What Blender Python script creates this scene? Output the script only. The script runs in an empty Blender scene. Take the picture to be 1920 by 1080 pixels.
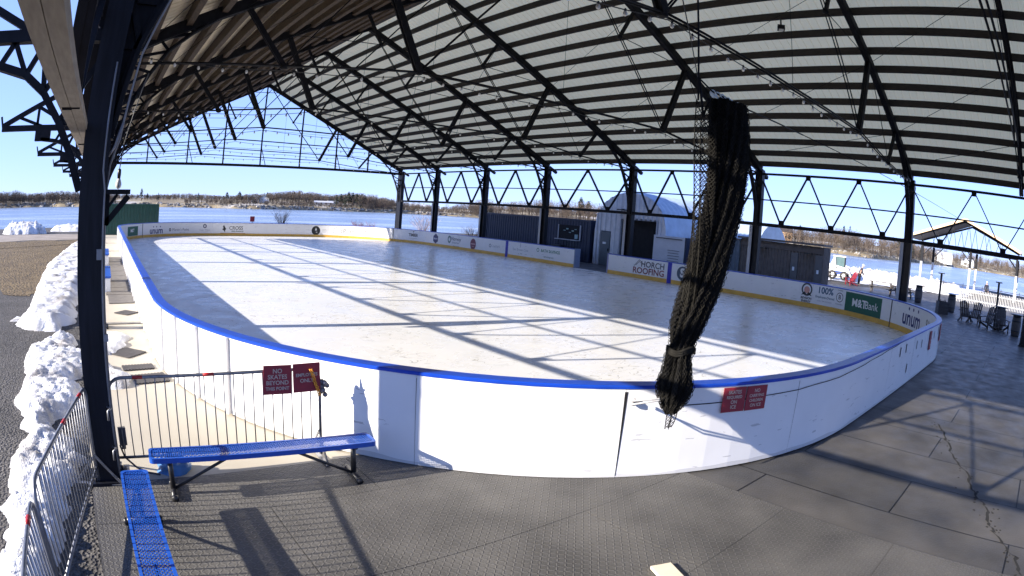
import bpy, bmesh, math, random
from mathutils import Vector, Matrix, noise
S = bpy.context.scene
COL = S.collection
rad = math.radians
# ------------------------------------------------------------------ camera, light, exposure
CAM = Vector((0.157, -6.265, 2.859))
cd = bpy.data.cameras.new("camera")
cd.type = 'PANO'
cd.panorama_type = 'FISHEYE_LENS_POLYNOMIAL'
cd.sensor_fit = 'HORIZONTAL'
cd.sensor_width = 36.0
cd.fisheye_fov = rad(170)
LP = (0.04541548531, 0.000141718027, -7.657667e-06, 6.008633e-07)
cd.fisheye_polynomial_k0 = 0.0
cd.fisheye_polynomial_k1 = -LP[0]
cd.fisheye_polynomial_k2 = -LP[1]
cd.fisheye_polynomial_k3 = -LP[2]
cd.fisheye_polynomial_k4 = -LP[3]
cd.clip_start = 0.02
cd.clip_end = 5000
cam = bpy.data.objects.new("camera", cd)
COL.objects.link(cam)
_F = Vector((0.63077547, 0.76717436, -0.11647232))
_R = Vector((0.77575346, -0.62696688, 0.07154782))
_U = Vector((0.01813464, 0.13548442, 0.9906135))
M = Matrix((( _R.x, _U.x, -_F.x, CAM.x), (_R.y, _U.y, -_F.y, CAM.y), (_R.z, _U.z, -_F.z, CAM.z), (0, 0, 0, 1)))
cam.matrix_world = M
S.camera = cam

SUN_EL = rad(22.8)
SUN_DIR = Vector((-math.cos(SUN_EL) * 0.9903, math.cos(SUN_EL) * 0.1386, math.sin(SUN_EL)))   # towards the sun
W = bpy.data.worlds.new("World")
S.world = W
W.use_nodes = True
nt = W.node_tree
sky = nt.nodes.new('ShaderNodeTexSky')
sky.sky_type = 'NISHITA'
sky.sun_disc = False
sky.sun_elevation = SUN_EL
sky.sun_rotation = math.atan2(SUN_DIR.x, SUN_DIR.y)
sky.altitude = 1200
sky.air_density = 1.0
sky.dust_density = 0.0
sky.ozone_density = 2.0
grade = nt.nodes.new('ShaderNodeMixRGB'); grade.blend_type = 'MULTIPLY'; grade.inputs[0].default_value = 1.0
grade.inputs[2].default_value = (0.56, 0.73, 1.32, 1)
gm = nt.nodes.new('ShaderNodeGamma'); gm.inputs[1].default_value = 0.40
nt.links.new(sky.outputs[0], gm.inputs[0]); nt.links.new(gm.outputs[0], grade.inputs[1])
nt.links.new(grade.outputs[0], nt.nodes['Background'].inputs[0])
nt.nodes['Background'].inputs[1].default_value = 0.10
sl = bpy.data.lights.new("sun", 'SUN')
sl.energy = 2.05
sl.angle = rad(0.5)
sl.color = (1.0, 0.91, 0.78)
sun = bpy.data.objects.new("sun", sl)
COL.objects.link(sun)
sun.rotation_euler = (-SUN_DIR).to_track_quat('-Z', 'Y').to_euler()
S.view_settings.view_transform = 'Standard'
S.view_settings.look = 'None'
S.view_settings.exposure = 2.65
S.view_settings.gamma = 1.0
S.cycles.max_bounces = 8
S.cycles.diffuse_bounces = 6
S.cycles.glossy_bounces = 3
S.cycles.transparent_max_bounces = 8
S.cycles.caustics_reflective = False
S.cycles.caustics_refractive = False
S.cycles.sample_clamp_indirect = 6

# ------------------------------------------------------------------ helpers
class MB:
    """collects shapes, builds ONE mesh object"""
    def __init__(self):
        self.v, self.f, self.mi, self.sm = [], [], [], []
    def add(self, vs, fs, mi=0, smooth=False):
        o = len(self.v)
        self.v += [tuple(p) for p in vs]
        for f in fs:
            self.f.append(tuple(i + o for i in f)); self.mi.append(mi); self.sm.append(smooth)
        return self
    def box(self, c, s, rz=0, mi=0, mat=None):
        x, y, z = s[0] / 2, s[1] / 2, s[2] / 2
        vs = [Vector((a * x, b * y, d * z)) for d in (-1, 1) for a, b in ((-1, -1), (1, -1), (1, 1), (-1, 1))]
        m = Matrix.Rotation(rz, 3, 'Z') if mat is None else mat
        vs = [m @ v + Vector(c) for v in vs]
        return self.add(vs, [(3, 2, 1, 0), (4, 5, 6, 7), (0, 1, 5, 4), (1, 2, 6, 5), (2, 3, 7, 6), (3, 0, 4, 7)], mi)
    def bar(self, p, q, w, h, mi=0, up=(0, 0, 1)):
        """box bar from p to q; w across, h along 'up'"""
        p, q = Vector(p), Vector(q); d = q - p; L = d.length
        if L < 1e-6: return self
        d.normalize(); u = Vector(up)
        if abs(d.dot(u)) > 0.98: u = Vector((0, 1, 0)) if abs(d.y) < 0.9 else Vector((1, 0, 0))
        s = d.cross(u).normalized(); u = s.cross(d)
        vs = []
        for e in (p, q):
            for a, b in ((-1, -1), (1, -1), (1, 1), (-1, 1)):
                vs.append(e + s * (a * w / 2) + u * (b * h / 2))
        return self.add(vs, [(3, 2, 1, 0), (4, 5, 6, 7), (0, 1, 5, 4), (1, 2, 6, 5), (2, 3, 7, 6), (3, 0, 4, 7)], mi)
    def tube(self, pts, r, n=6, mi=0, cap=True, smooth=True):
        pts = [Vector(p) for p in pts]
        rs = r if isinstance(r, (list, tuple)) else [r] * len(pts)
        vs, fs = [], []
        prev = None
        for i, p in enumerate(pts):
            d = (pts[min(i + 1, len(pts) - 1)] - pts[max(i - 1, 0)])
            if d.length < 1e-9: d = Vector((0, 0, 1))
            d.normalize()
            if prev is None:
                a = Vector((0, 0, 1)) if abs(d.z) < 0.9 else Vector((1, 0, 0))
                s = d.cross(a).normalized()
            else:
                s = (prev - d * prev.dot(d))
                s = s.normalized() if s.length > 1e-6 else d.orthogonal().normalized()
            prev = s
            t = d.cross(s)
            for k in range(n):
                a = 2 * math.pi * k / n
                vs.append(p + (s * math.cos(a) + t * math.sin(a)) * rs[i])
        for i in range(len(pts) - 1):
            for k in range(n):
                a, b = i * n + k, i * n + (k + 1) % n
                fs.append((a, b, b + n, a + n))
        if cap:
            fs.append(tuple(range(n - 1, -1, -1))); fs.append(tuple(range((len(pts) - 1) * n, len(pts) * n)))
        return self.add(vs, fs, mi, smooth)
    def lathe(self, c, prof, n=16, mi=0, smooth=True):
        c = Vector(c); vs, fs = [], []
        for r, z in prof:
            for k in range(n):
                a = 2 * math.pi * k / n
                vs.append(c + Vector((r * math.cos(a), r * math.sin(a), z)))
        for i in range(len(prof) - 1):
            for k in range(n):
                a, b = i * n + k, i * n + (k + 1) % n
                fs.append((a, b, b + n, a + n))
        fs.append(tuple(range(n - 1, -1, -1))); fs.append(tuple(range((len(prof) - 1) * n, len(prof) * n)))
        return self.add(vs, fs, mi, smooth)
    def prism(self, poly, d, mi=0):
        """extrude a closed 3-D polygon by vector d"""
        poly = [Vector(p) for p in poly]; d = Vector(d); n = len(poly)
        vs = poly + [p + d for p in poly]
        fs = [tuple(range(n - 1, -1, -1)), tuple(range(n, 2 * n))] + [(i, (i + 1) % n, (i + 1) % n + n, i + n) for i in range(n)]
        return self.add(vs, fs, mi)
    def poly(self, pts, mi=0):
        return self.add(pts, [tuple(range(len(pts)))], mi)
    def build(self, name, mats, parent=None, loc=None, rz=0):
        me = bpy.data.meshes.new(name)
        me.from_pydata(self.v, [], self.f)
        if not isinstance(mats, (list, tuple)): mats = [mats]
        for m in mats: me.materials.append(m)
        me.polygons.foreach_set('material_index', self.mi)
        me.polygons.foreach_set('use_smooth', self.sm)
        me.update()
        o = bpy.data.objects.new(name, me); COL.objects.link(o)
        if parent is not None: o.parent = parent
        if loc is not None: o.location = loc
        o.rotation_euler.z = rz
        return o

def tag(o, label=None, cat=None, group=None, kind=None):
    if label: o['label'] = label
    if cat: o['category'] = cat
    if group: o['group'] = group
    if kind: o['kind'] = kind
    return o
def thing(name, label, cat, loc=(0, 0, 0), rz=0, group=None):
    o = bpy.data.objects.new(name, None); COL.objects.link(o)
    o.empty_display_size = 0.2
    o.location = loc; o.rotation_euler.z = rz
    return tag(o, label, cat, group)
def dup(root, loc, rz=0, label=None, group=None, scale=None):
    def cp(o, par):
        c = o.copy(); COL.objects.link(c); c.parent = par
        for ch in [x for x in o.children]: cp(ch, c)
        return c
    r = cp(root, None); r.location = loc; r.rotation_euler.z = rz
    if label: r['label'] = label
    if group: r['group'] = group
    if scale: r.scale = scale if isinstance(scale, (tuple, list)) else (scale,) * 3
    return r

# ------------------------------------------------------------------ materials
def N(t, ty, **kw):
    n = t.nodes.new(ty)
    for k, v in kw.items(): setattr(n, k, v)
    return n
def math_(t, op, a, b=None, c=None):
    n = N(t, 'ShaderNodeMath', operation=op)
    for i, x in enumerate((a, b, c)):
        if x is None: continue
        if isinstance(x, (int, float)): n.inputs[i].default_value = x
        else: t.links.new(x, n.inputs[i])
    return n.outputs[0]
def mat(name, col, rough=0.6, var=0.12, scale=4.0, bump=0.0, bscale=40.0, metal=0.0, spec=0.5, col2=None, thr=None, stretch=(1, 1, 1), obj=False, rvar=0.0, coat=0.0):
    """noise-varied principled material. col2 with thr: blotches of a second colour"""
    m = bpy.data.materials.new(name); m.use_nodes = True
    t = m.node_tree; b = t.nodes['Principled BSDF']
    b.inputs['Roughness'].default_value = rough; b.inputs['Metallic'].default_value = metal
    b.inputs['Specular IOR Level'].default_value = spec
    if coat: b.inputs['Coat Weight'].default_value = coat
    if obj:
        src = N(t, 'ShaderNodeTexCoord').outputs['Object']
    else:
        src = N(t, 'ShaderNodeNewGeometry').outputs['Position']
    mp = N(t, 'ShaderNodeMapping'); mp.inputs['Scale'].default_value = stretch
    t.links.new(src, mp.inputs[0])
    no = N(t, 'ShaderNodeTexNoise'); no.inputs['Scale'].default_value = scale; no.inputs['Detail'].default_value = 6
    t.links.new(mp.outputs[0], no.inputs['Vector'])
    rp = N(t, 'ShaderNodeValToRGB')
    c = Vector(col[:3])
    lo = c * (1 - var); hi = c * (1 + var)
    if col2 is not None:
        th = thr or (0.45, 0.6)
        rp.color_ramp.elements[0].position = th[0]; rp.color_ramp.elements[1].position = th[1]
        rp.color_ramp.elements[0].color = (*lo, 1); rp.color_ramp.elements[1].color = (*col2[:3], 1)
    else:
        rp.color_ramp.elements[0].position = 0.3; rp.color_ramp.elements[1].position = 0.7
        rp.color_ramp.elements[0].color = (*lo, 1); rp.color_ramp.elements[1].color = (*hi, 1)
    t.links.new(no.outputs['Fac'], rp.inputs[0])
    t.links.new(rp.outputs[0], b.inputs['Base Color'])
    if rvar:
        r_ = math_(t, 'MULTIPLY_ADD', no.outputs['Fac'], rvar * 2, rough - rvar)
        t.links.new(r_, b.inputs['Roughness'])
    if bump:
        n2 = N(t, 'ShaderNodeTexNoise'); n2.inputs['Scale'].default_value = bscale; n2.inputs['Detail'].default_value = 4
        t.links.new(mp.outputs[0], n2.inputs['Vector'])
        bp = N(t, 'ShaderNodeBump'); bp.inputs['Strength'].default_value = 1.0; bp.inputs['Distance'].default_value = bump
        t.links.new(n2.outputs['Fac'], bp.inputs['Height'])
        t.links.new(bp.outputs[0], b.inputs['Normal'])
    m['_'] = 0
    return m
STEEL = mat('black_steel', (0.010, 0.0105, 0.014), 0.6, 0.3, 6, 0.001, 60, spec=.15)
STEELB = mat('black_painted_column', (0.010, 0.011, 0.016), 0.45, 0.35, 3, 0.001, 50, stretch=(6, 6, 0.6), spec=.2)
PURL = mat('dark_stained_timber', (0.022, 0.018, 0.016), 0.75, 0.35, 5, 0.002, 60, stretch=(6, 1, 6))
PURL2 = mat('brown_weathered_timber', (0.045, 0.027, 0.015), 0.75, 0.55, 5, 0.002, 60, stretch=(6, 1, 6))
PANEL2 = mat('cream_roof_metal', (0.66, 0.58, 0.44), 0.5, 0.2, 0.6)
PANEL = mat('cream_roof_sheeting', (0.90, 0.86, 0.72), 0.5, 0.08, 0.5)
_t = PANEL.node_tree; _tr = _t.nodes.new('ShaderNodeBsdfTranslucent'); _tr.inputs['Color'].default_value = (1.0, 0.70, 0.33, 1)
_mx = _t.nodes.new('ShaderNodeMixShader'); _mx.inputs[0].default_value = 0.75      # translucency and warm tint added to brighten this slope's underside
_out = [n for n in _t.nodes if n.type == 'OUTPUT_MATERIAL'][0]
_t.links.new(_t.nodes['Principled BSDF'].outputs[0], _mx.inputs[1]); _t.links.new(_tr.outputs[0], _mx.inputs[2]); _t.links.new(_mx.outputs[0], _out.inputs['Surface'])
TAN = mat('tan_bounce_lit_beam', (0.34, 0.29, 0.23), 0.7, 0.18, 4, 0.002, 50, stretch=(8, 1, 8))  # tan tone paints ground bounce light onto the black steel chord
GALV = mat('galvanised_steel', (0.24, 0.245, 0.26), 0.42, 0.2, 12, metal=0.6)
WHITEB = mat('white_board_plastic', (0.78, 0.78, 0.79), 0.32, 0.03, 2.0, 0.0008, 3)
WHITEP = mat('white_paint', (0.75, 0.75, 0.74), 0.5, 0.04, 3)
BLUECAP = mat('blue_cap_plastic', (0.006, 0.05, 0.40), 0.35, 0.12, 2)
def scuffed(m, amt=.5):
    t = m.node_tree; b = t.nodes['Principled BSDF']; src = b.inputs['Base Color'].links[0].from_socket
    pos = N(t, 'ShaderNodeNewGeometry').outputs['Position']
    mp = N(t, 'ShaderNodeMapping'); mp.inputs['Scale'].default_value = (1.2, 1.2, 9); t.links.new(pos, mp.inputs[0])
    n1 = N(t, 'ShaderNodeTexNoise'); n1.inputs['Scale'].default_value = 2.4; n1.inputs['Detail'].default_value = 5; t.links.new(mp.outputs[0], n1.inputs['Vector'])
    n2 = N(t, 'ShaderNodeTexNoise'); n2.inputs['Scale'].default_value = 1.1; t.links.new(pos, n2.inputs['Vector'])
    k = math_(t, 'MULTIPLY', math_(t, 'GREATER_THAN', n1.outputs['Fac'], .66), math_(t, 'GREATER_THAN', n2.outputs['Fac'], .5))
    sx = N(t, 'ShaderNodeSeparateXYZ'); t.links.new(pos, sx.inputs[0])
    low = math_(t, 'MULTIPLY', math_(t, 'LESS_THAN', sx.outputs[2], math_(t, 'MULTIPLY', n2.outputs['Fac'], .12)), .7)      # splash line along the foot
    mx = N(t, 'ShaderNodeMixRGB'); t.links.new(math_(t, 'MULTIPLY', math_(t, 'MAXIMUM', k, low), amt), mx.inputs[0])
    t.links.new(src, mx.inputs[1]); mx.inputs[2].default_value = (.25, .25, .26, 1); t.links.new(mx.outputs[0], b.inputs['Base Color'])
scuffed(WHITEB)
PICKET = mat('weathered_white_picket', (.42, .42, .42), .7, .1, 3)
YELLOW = mat('yellow_kick_plate', (0.66, 0.39, 0.06), 0.45, 0.1, 3)
BLUEBENCH = mat('blue_vinyl_mesh', (0.014, 0.085, 0.42), 0.4, 0.1, 6)
BLACKP = mat('black_powder_coat', (0.014, 0.014, 0.016), 0.4, 0.2, 8)
RED = mat('maroon_sign_face', (0.27, 0.02, 0.035), 0.5, 0.08, 6)
REDTXT = mat('pale_sign_lettering', (0.50, 0.40, 0.34), 0.6, 0.03, 6)
NET = mat('black_net_cord', (0.017, 0.016, 0.014), 0.9, 0.4, 12, spec=.08)
NETCORE = mat('black_bunched_net', (0.009, 0.009, 0.010), 0.95, 0.4, 14, 0.008, 60, spec=.1)
SNOW = mat('old_snow', (0.72, 0.73, 0.75), 0.85, 0.08, 1.7, 0.03, 34, col2=(0.34, 0.32, 0.30), thr=(0.47, 0.68))
NAVY = mat('navy_container_paint', (0.012, 0.02, 0.05), 0.5, 0.15, 3)
GREENC = mat('green_container_paint', (0.012, 0.075, 0.06), 0.5, 0.12, 3)
QUON = mat('pale_corrugated_steel', (0.55, 0.56, 0.58), 0.42, 0.1, 3, metal=0.25)
SHED = mat('dark_ribbed_cladding', (0.13, 0.10, 0.078), 0.6, 0.2, 4)
SHEDG = mat('grey_ribbed_steel', (0.13, 0.15, 0.16), 0.5, 0.15, 4)
DOORG = mat('grey_steel_door', (0.10, 0.12, 0.13), 0.45, 0.08, 4)
DARKIN = mat('dark_interior', (0.008, 0.008, 0.009), 0.9, 0.3, 4)
CABW = mat('off_white_panel', (0.62, 0.63, 0.66), 0.5, 0.05, 4)
LGREY = mat('light_grey_paint', (0.42, 0.43, 0.46), 0.5, 0.05, 4)
TIMBERD = mat('dark_brown_deck_timber', (0.05, 0.04, 0.035), 0.7, 0.3, 6, stretch=(8, 8, 1))
BARREL = mat('oak_barrel_staves', (0.075, 0.06, 0.05), 0.7, 0.3, 8, stretch=(6, 6, 0.6))
TIMBERL = mat('pale_fascia_timber', (0.62, 0.44, 0.28), 0.6, 0.15, 6)
BLUETARP = mat('blue_tarpaulin', (0.05, 0.16, 0.36), 0.45, 0.2, 8, 0.01, 12)
GREYM = mat('grey_canvas', (0.07, 0.07, 0.08), 0.8, 0.2, 8)
ORANGE = mat('orange_rope', (0.8, 0.33, 0.03), 0.7, 0.1, 9)
SKIN = mat('skin', (0.55, 0.34, 0.25), 0.6, 0.05, 5)
CLOTH1 = mat('navy_jacket_cloth', (0.012, 0.014, 0.03), 0.85, 0.2, 15)
CLOTH2 = mat('dark_trousers_cloth', (0.02, 0.02, 0.024), 0.85, 0.2, 15)
REDP = mat('red_plastic', (0.22, 0.018, 0.025), 0.4, 0.08, 6)
TYRE = mat('black_rubber', (0.016, 0.016, 0.016), 0.8, 0.2, 12)
GLASSD = mat('tinted_cab_glass', (0.10, 0.16, 0.17), 0.08, 0.1, 4)
LBLUE = mat('blue_machine_panel', (0.02, 0.06, 0.26), 0.4, 0.1, 4)
BARK = mat('grey_brown_bark', (0.11, 0.085, 0.07), 0.9, 0.3, 3)
TWIG = mat('bare_twigs', (0.105, 0.08, 0.062), 0.9, 0.35, 0.05)
TWIG2 = mat('dark_bare_twigs', (0.055, 0.045, 0.04), 0.9, 0.35, 0.05)
PINE = mat('dark_pine_needles', (0.016, 0.03, 0.018), 0.9, 0.4, 0.4)
REDTWIG = mat('reddish_twigs', (0.16, 0.05, 0.06), 0.9, 0.3, 2)
ROCK = mat('shore_rock', (0.16, 0.145, 0.13), 0.9, 0.5, 0.4, col2=(0.5, 0.47, 0.42), thr=(0.45, 0.7))
BULB = mat('frosted_bulb', (0.72, 0.72, 0.70), 0.25, 0.02, 5)
# ------------------------------------------------------------------ special ground materials
def ice_mat():
    m = bpy.data.materials.new('skated_ice'); m.use_nodes = True
    t = m.node_tree; b = t.nodes['Principled BSDF']
    pos = N(t, 'ShaderNodeNewGeometry').outputs['Position']
    def noise_(sc, st, det=5):
        mp = N(t, 'ShaderNodeMapping'); mp.inputs['Scale'].default_value = st
        t.links.new(pos, mp.inputs[0])
        n = N(t, 'ShaderNodeTexNoise'); n.inputs['Scale'].default_value = sc; n.inputs['Detail'].default_value = det
        t.links.new(mp.outputs[0], n.inputs['Vector']); return n.outputs['Fac']
    big = noise_(0.35, (1, 1, 1))
    ramp = N(t, 'ShaderNodeValToRGB')
    ramp.color_ramp.elements[0].position = 0.35; ramp.color_ramp.elements[1].position = 0.65
    ramp.color_ramp.elements[0].color = (0.66, 0.67, 0.68, 1); ramp.color_ramp.elements[1].color = (0.71, 0.71, 0.71, 1)
    t.links.new(big, ramp.inputs[0])
    # skate cuts: thin contour lines of a warped noise, only in scuffed patches
    l1 = noise_(1.1, (1, 1, 1), 2)
    c1 = math_(t, 'LESS_THAN', math_(t, 'PINGPONG', math_(t, 'MULTIPLY', l1, 9.0), 0.5), 0.035)
    l2 = noise_(0.8, (0.5, 2.2, 1), 2)
    c2 = math_(t, 'LESS_THAN', math_(t, 'PINGPONG', math_(t, 'MULTIPLY', l2, 11.0), 0.5), 0.03)
    patch = math_(t, 'GREATER_THAN', noise_(0.55, (1, 1, 1), 3), 0.53)
    brk = math_(t, 'GREATER_THAN', noise_(6.0, (1, 1, 1), 2), 0.5)
    cut = math_(t, 'MULTIPLY', math_(t, 'MULTIPLY', math_(t, 'MAXIMUM', c1, c2), patch), brk)
    mx = N(t, 'ShaderNodeMixRGB'); t.links.new(math_(t, 'MULTIPLY', cut, 0.7), mx.inputs[0])
    t.links.new(ramp.outputs[0], mx.inputs[1]); mx.inputs[2].default_value = (0.24, 0.24, 0.23, 1)
    t.links.new(mx.outputs[0], b.inputs['Base Color'])
    rg = math_(t, 'MULTIPLY_ADD', noise_(1.5, (1, 1, 1)), 0.35, 0.12)
    t.links.new(math_(t, 'ADD', rg, math_(t, 'MULTIPLY', cut, 0.3)), b.inputs['Roughness'])
    bp = N(t, 'ShaderNodeBump'); bp.inputs['Distance'].default_value = 0.006; bp.inputs['Strength'].default_value = 0.6
    t.links.new(math_(t, 'ADD', noise_(2.5, (1, 1, 1), 3), math_(t, 'MULTIPLY', cut, -0.4)), bp.inputs['Height'])
    t.links.new(bp.outputs[0], b.inputs['Normal'])
    b.inputs['Specular IOR Level'].default_value = 0.45
    return m
ICE = ice_mat()

def tread_mat():
    m = bpy.data.materials.new('diamond_tread_rubber'); m.use_nodes = True
    t = m.node_tree; b = t.nodes['Principled BSDF']
    pos = N(t, 'ShaderNodeNewGeometry').outputs['Position']
    sx = N(t, 'ShaderNodeSeparateXYZ'); t.links.new(pos, sx.inputs[0])
    k = 1 / 0.051
    u = math_(t, 'MULTIPLY', sx.outputs[0], k); v = math_(t, 'MULTIPLY', sx.outputs[1], k)
    iu, iv = math_(t, 'FLOOR', u), math_(t, 'FLOOR', v)
    fu = math_(t, 'SUBTRACT', math_(t, 'SUBTRACT', u, iu), 0.5)
    fv = math_(t, 'SUBTRACT', math_(t, 'SUBTRACT', v, iv), 0.5)
    par = math_(t, 'FLOORED_MODULO', math_(t, 'ADD', iu, iv), 2.0)
    sg = math_(t, 'MULTIPLY_ADD', par, 2.0, -1.0)
    fvs = math_(t, 'MULTIPLY', fv, sg)
    a = math_(t, 'ABSOLUTE', math_(t, 'ADD', fu, fvs)); c = math_(t, 'ABSOLUTE', math_(t, 'SUBTRACT', fu, fvs))
    h1 = math_(t, 'MULTIPLY', math_(t, 'SUBTRACT', 0.23, c), 8.0)
    h2 = math_(t, 'MULTIPLY', math_(t, 'SUBTRACT', 0.75, a), 6.0)
    h = math_(t, 'MINIMUM', math_(t, 'MAXIMUM', math_(t, 'MINIMUM', h1, h2), 0.0), 1.0)
    no = N(t, 'ShaderNodeTexNoise'); no.inputs['Scale'].default_value = 1.3; no.inputs['Detail'].default_value = 7
    t.links.new(pos, no.inputs['Vector'])
    rp = N(t, 'ShaderNodeValToRGB')
    rp.color_ramp.elements[0].position = 0.3; rp.color_ramp.elements[1].position = 0.7
    rp.color_ramp.elements[0].color = (0.055, 0.053, 0.051, 1); rp.color_ramp.elements[1].color = (0.115, 0.110, 0.103, 1)
    t.links.new(no.outputs['Fac'], rp.inputs[0])
    wr = N(t, 'ShaderNodeMixRGB'); t.links.new(math_(t, 'MULTIPLY', h, 0.42), wr.inputs[0]); t.links.new(rp.outputs[0], wr.inputs[1]); wr.inputs[2].default_value = (0.18, 0.172, 0.16, 1)
    t.links.new(wr.outputs[0], b.inputs['Base Color'])
    b.inputs['Roughness'].default_value = 0.62
    bp = N(t, 'ShaderNodeBump'); bp.inputs['Distance'].default_value = 0.012; bp.inputs['Strength'].default_value = 1.0
    n3 = N(t, 'ShaderNodeTexNoise'); n3.inputs['Scale'].default_value = 90; t.links.new(pos, n3.inputs['Vector'])
    t.links.new(math_(t, 'MULTIPLY_ADD', n3.outputs['Fac'], 0.25, h), bp.inputs['Height'])
    t.links.new(bp.outputs[0], b.inputs['Normal'])
    return m
TREAD = tread_mat()

def gravel_mat(name, c1, c2, sc, bump, rough=0.95):
    m = bpy.data.materials.new(name); m.use_nodes = True
    t = m.node_tree; b = t.nodes['Principled BSDF']
    pos = N(t, 'ShaderNodeNewGeometry').outputs['Position']
    vo = N(t, 'ShaderNodeTexVoronoi'); vo.inputs['Scale'].default_value = sc; t.links.new(pos, vo.inputs['Vector'])
    no = N(t, 'ShaderNodeTexNoise'); no.inputs['Scale'].default_value = 0.7; no.inputs['Detail'].default_value = 8; t.links.new(pos, no.inputs['Vector'])
    rp = N(t, 'ShaderNodeValToRGB'); rp.color_ramp.elements[0].color = (*c1, 1); rp.color_ramp.elements[1].color = (*c2, 1)
    sep = N(t, 'ShaderNodeSeparateXYZ'); t.links.new(vo.outputs['Color'], sep.inputs[0])
    t.links.new(math_(t, 'MULTIPLY_ADD', no.outputs['Fac'], 0.8, math_(t, 'MULTIPLY_ADD', sep.outputs[0], 0.6, -0.2)), rp.inputs[0])
    t.links.new(rp.outputs[0], b.inputs['Base Color']); b.inputs['Roughness'].default_value = rough
    bp = N(t, 'ShaderNodeBump'); bp.inputs['Distance'].default_value = bump
    t.links.new(math_(t, 'ADD', vo.outputs['Distance'], no.outputs['Fac']), bp.inputs['Height']); t.links.new(bp.outputs[0], b.inputs['Normal'])
    return m
GRAVEL = gravel_mat('dark_gravel_lot', (0.022, 0.021, 0.02), (0.13, 0.122, 0.115), 24, 0.04)
LAWN = gravel_mat('dormant_grass', (0.045, 0.03, 0.017), (0.21, 0.15, 0.07), 9, 0.06)
DIRT = mat('pale_dirt_track', (0.27, 0.23, 0.19), 0.95, 0.2, 0.6, 0.02, 12)
CONC = mat('tan_concrete', (0.48, 0.44, 0.36), 0.85, 0.10, 0.9, 0.001, 60, col2=(0.40, 0.36, 0.29), thr=(0.5, 0.7))
BANK = mat('snowy_river_bank', (0.78, 0.79, 0.81), 0.9, 0.1, 0.12, 0.05, 2, col2=(0.25, 0.2, 0.16), thr=(0.55, 0.66))

def deck_mat():
    m = bpy.data.materials.new('worn_deck_mats'); m.use_nodes = True
    t = m.node_tree; b = t.nodes['Principled BSDF']
    pos = N(t, 'ShaderNodeNewGeometry').outputs['Position']
    br = N(t, 'ShaderNodeTexBrick'); t.links.new(pos, br.inputs['Vector'])
    mp = N(t, 'ShaderNodeMapping'); mp.inputs['Rotation'].default_value = (0, 0, rad(90)); mp.inputs['Location'].default_value = (0.3, 5.3, 0)
    t.links.new(pos, mp.inputs[0]); t.links.new(mp.outputs[0], br.inputs['Vector'])
    br.inputs['Scale'].default_value = 1.0; br.inputs['Mortar Size'].default_value = 0.012
    br.inputs['Brick Width'].default_value = 3.6; br.inputs['Row Height'].default_value = 1.22
    br.offset = 0.5
    br.inputs['Color1'].default_value = (0.062, 0.062, 0.063, 1); br.inputs['Color2'].default_value = (0.085, 0.083, 0.082, 1)
    b.inputs['Specular IOR Level'].default_value = 0.16
    br.inputs['Mortar'].default_value = (0.012, 0.012, 0.012, 1)
    no = N(t, 'ShaderNodeTexNoise'); no.inputs['Scale'].default_value = 0.9; no.inputs['Detail'].default_value = 9; t.links.new(pos, no.inputs['Vector'])
    mx = N(t, 'ShaderNodeMixRGB', blend_type='MULTIPLY'); mx.inputs[0].default_value = 1.0
    g = N(t, 'ShaderNodeValToRGB'); g.color_ramp.elements[0].position = 0.3; g.color_ramp.elements[0].color = (0.6, 0.6, 0.62, 1); g.color_ramp.elements[1].position = 0.72; g.color_ramp.elements[1].color = (1.35, 1.3, 1.25, 1)
    t.links.new(no.outputs['Fac'], g.inputs[0])
    t.links.new(br.outputs['Color'], mx.inputs[1]); t.links.new(g.outputs[0], mx.inputs[2])
    t.links.new(mx.outputs[0], b.inputs['Base Color'])
    n2 = N(t, 'ShaderNodeTexNoise'); n2.inputs['Scale'].default_value = 2.2; n2.inputs['Detail'].default_value = 5; t.links.new(pos, n2.inputs['Vector'])
    t.links.new(math_(t, 'MULTIPLY_ADD', n2.outputs['Fac'], 0.5, 0.22), b.inputs['Roughness'])
    bp = N(t, 'ShaderNodeBump'); bp.inputs['Distance'].default_value = 0.004
    n4 = N(t, 'ShaderNodeTexNoise'); n4.inputs['Scale'].default_value = 45; t.links.new(pos, n4.inputs['Vector'])
    t.links.new(math_(t, 'ADD', math_(t, 'MULTIPLY', br.outputs['Fac'], -2.0), n4.outputs['Fac']), bp.inputs['Height']); t.links.new(bp.outputs[0], b.inputs['Normal'])
    return m
DECK = deck_mat()

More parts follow.
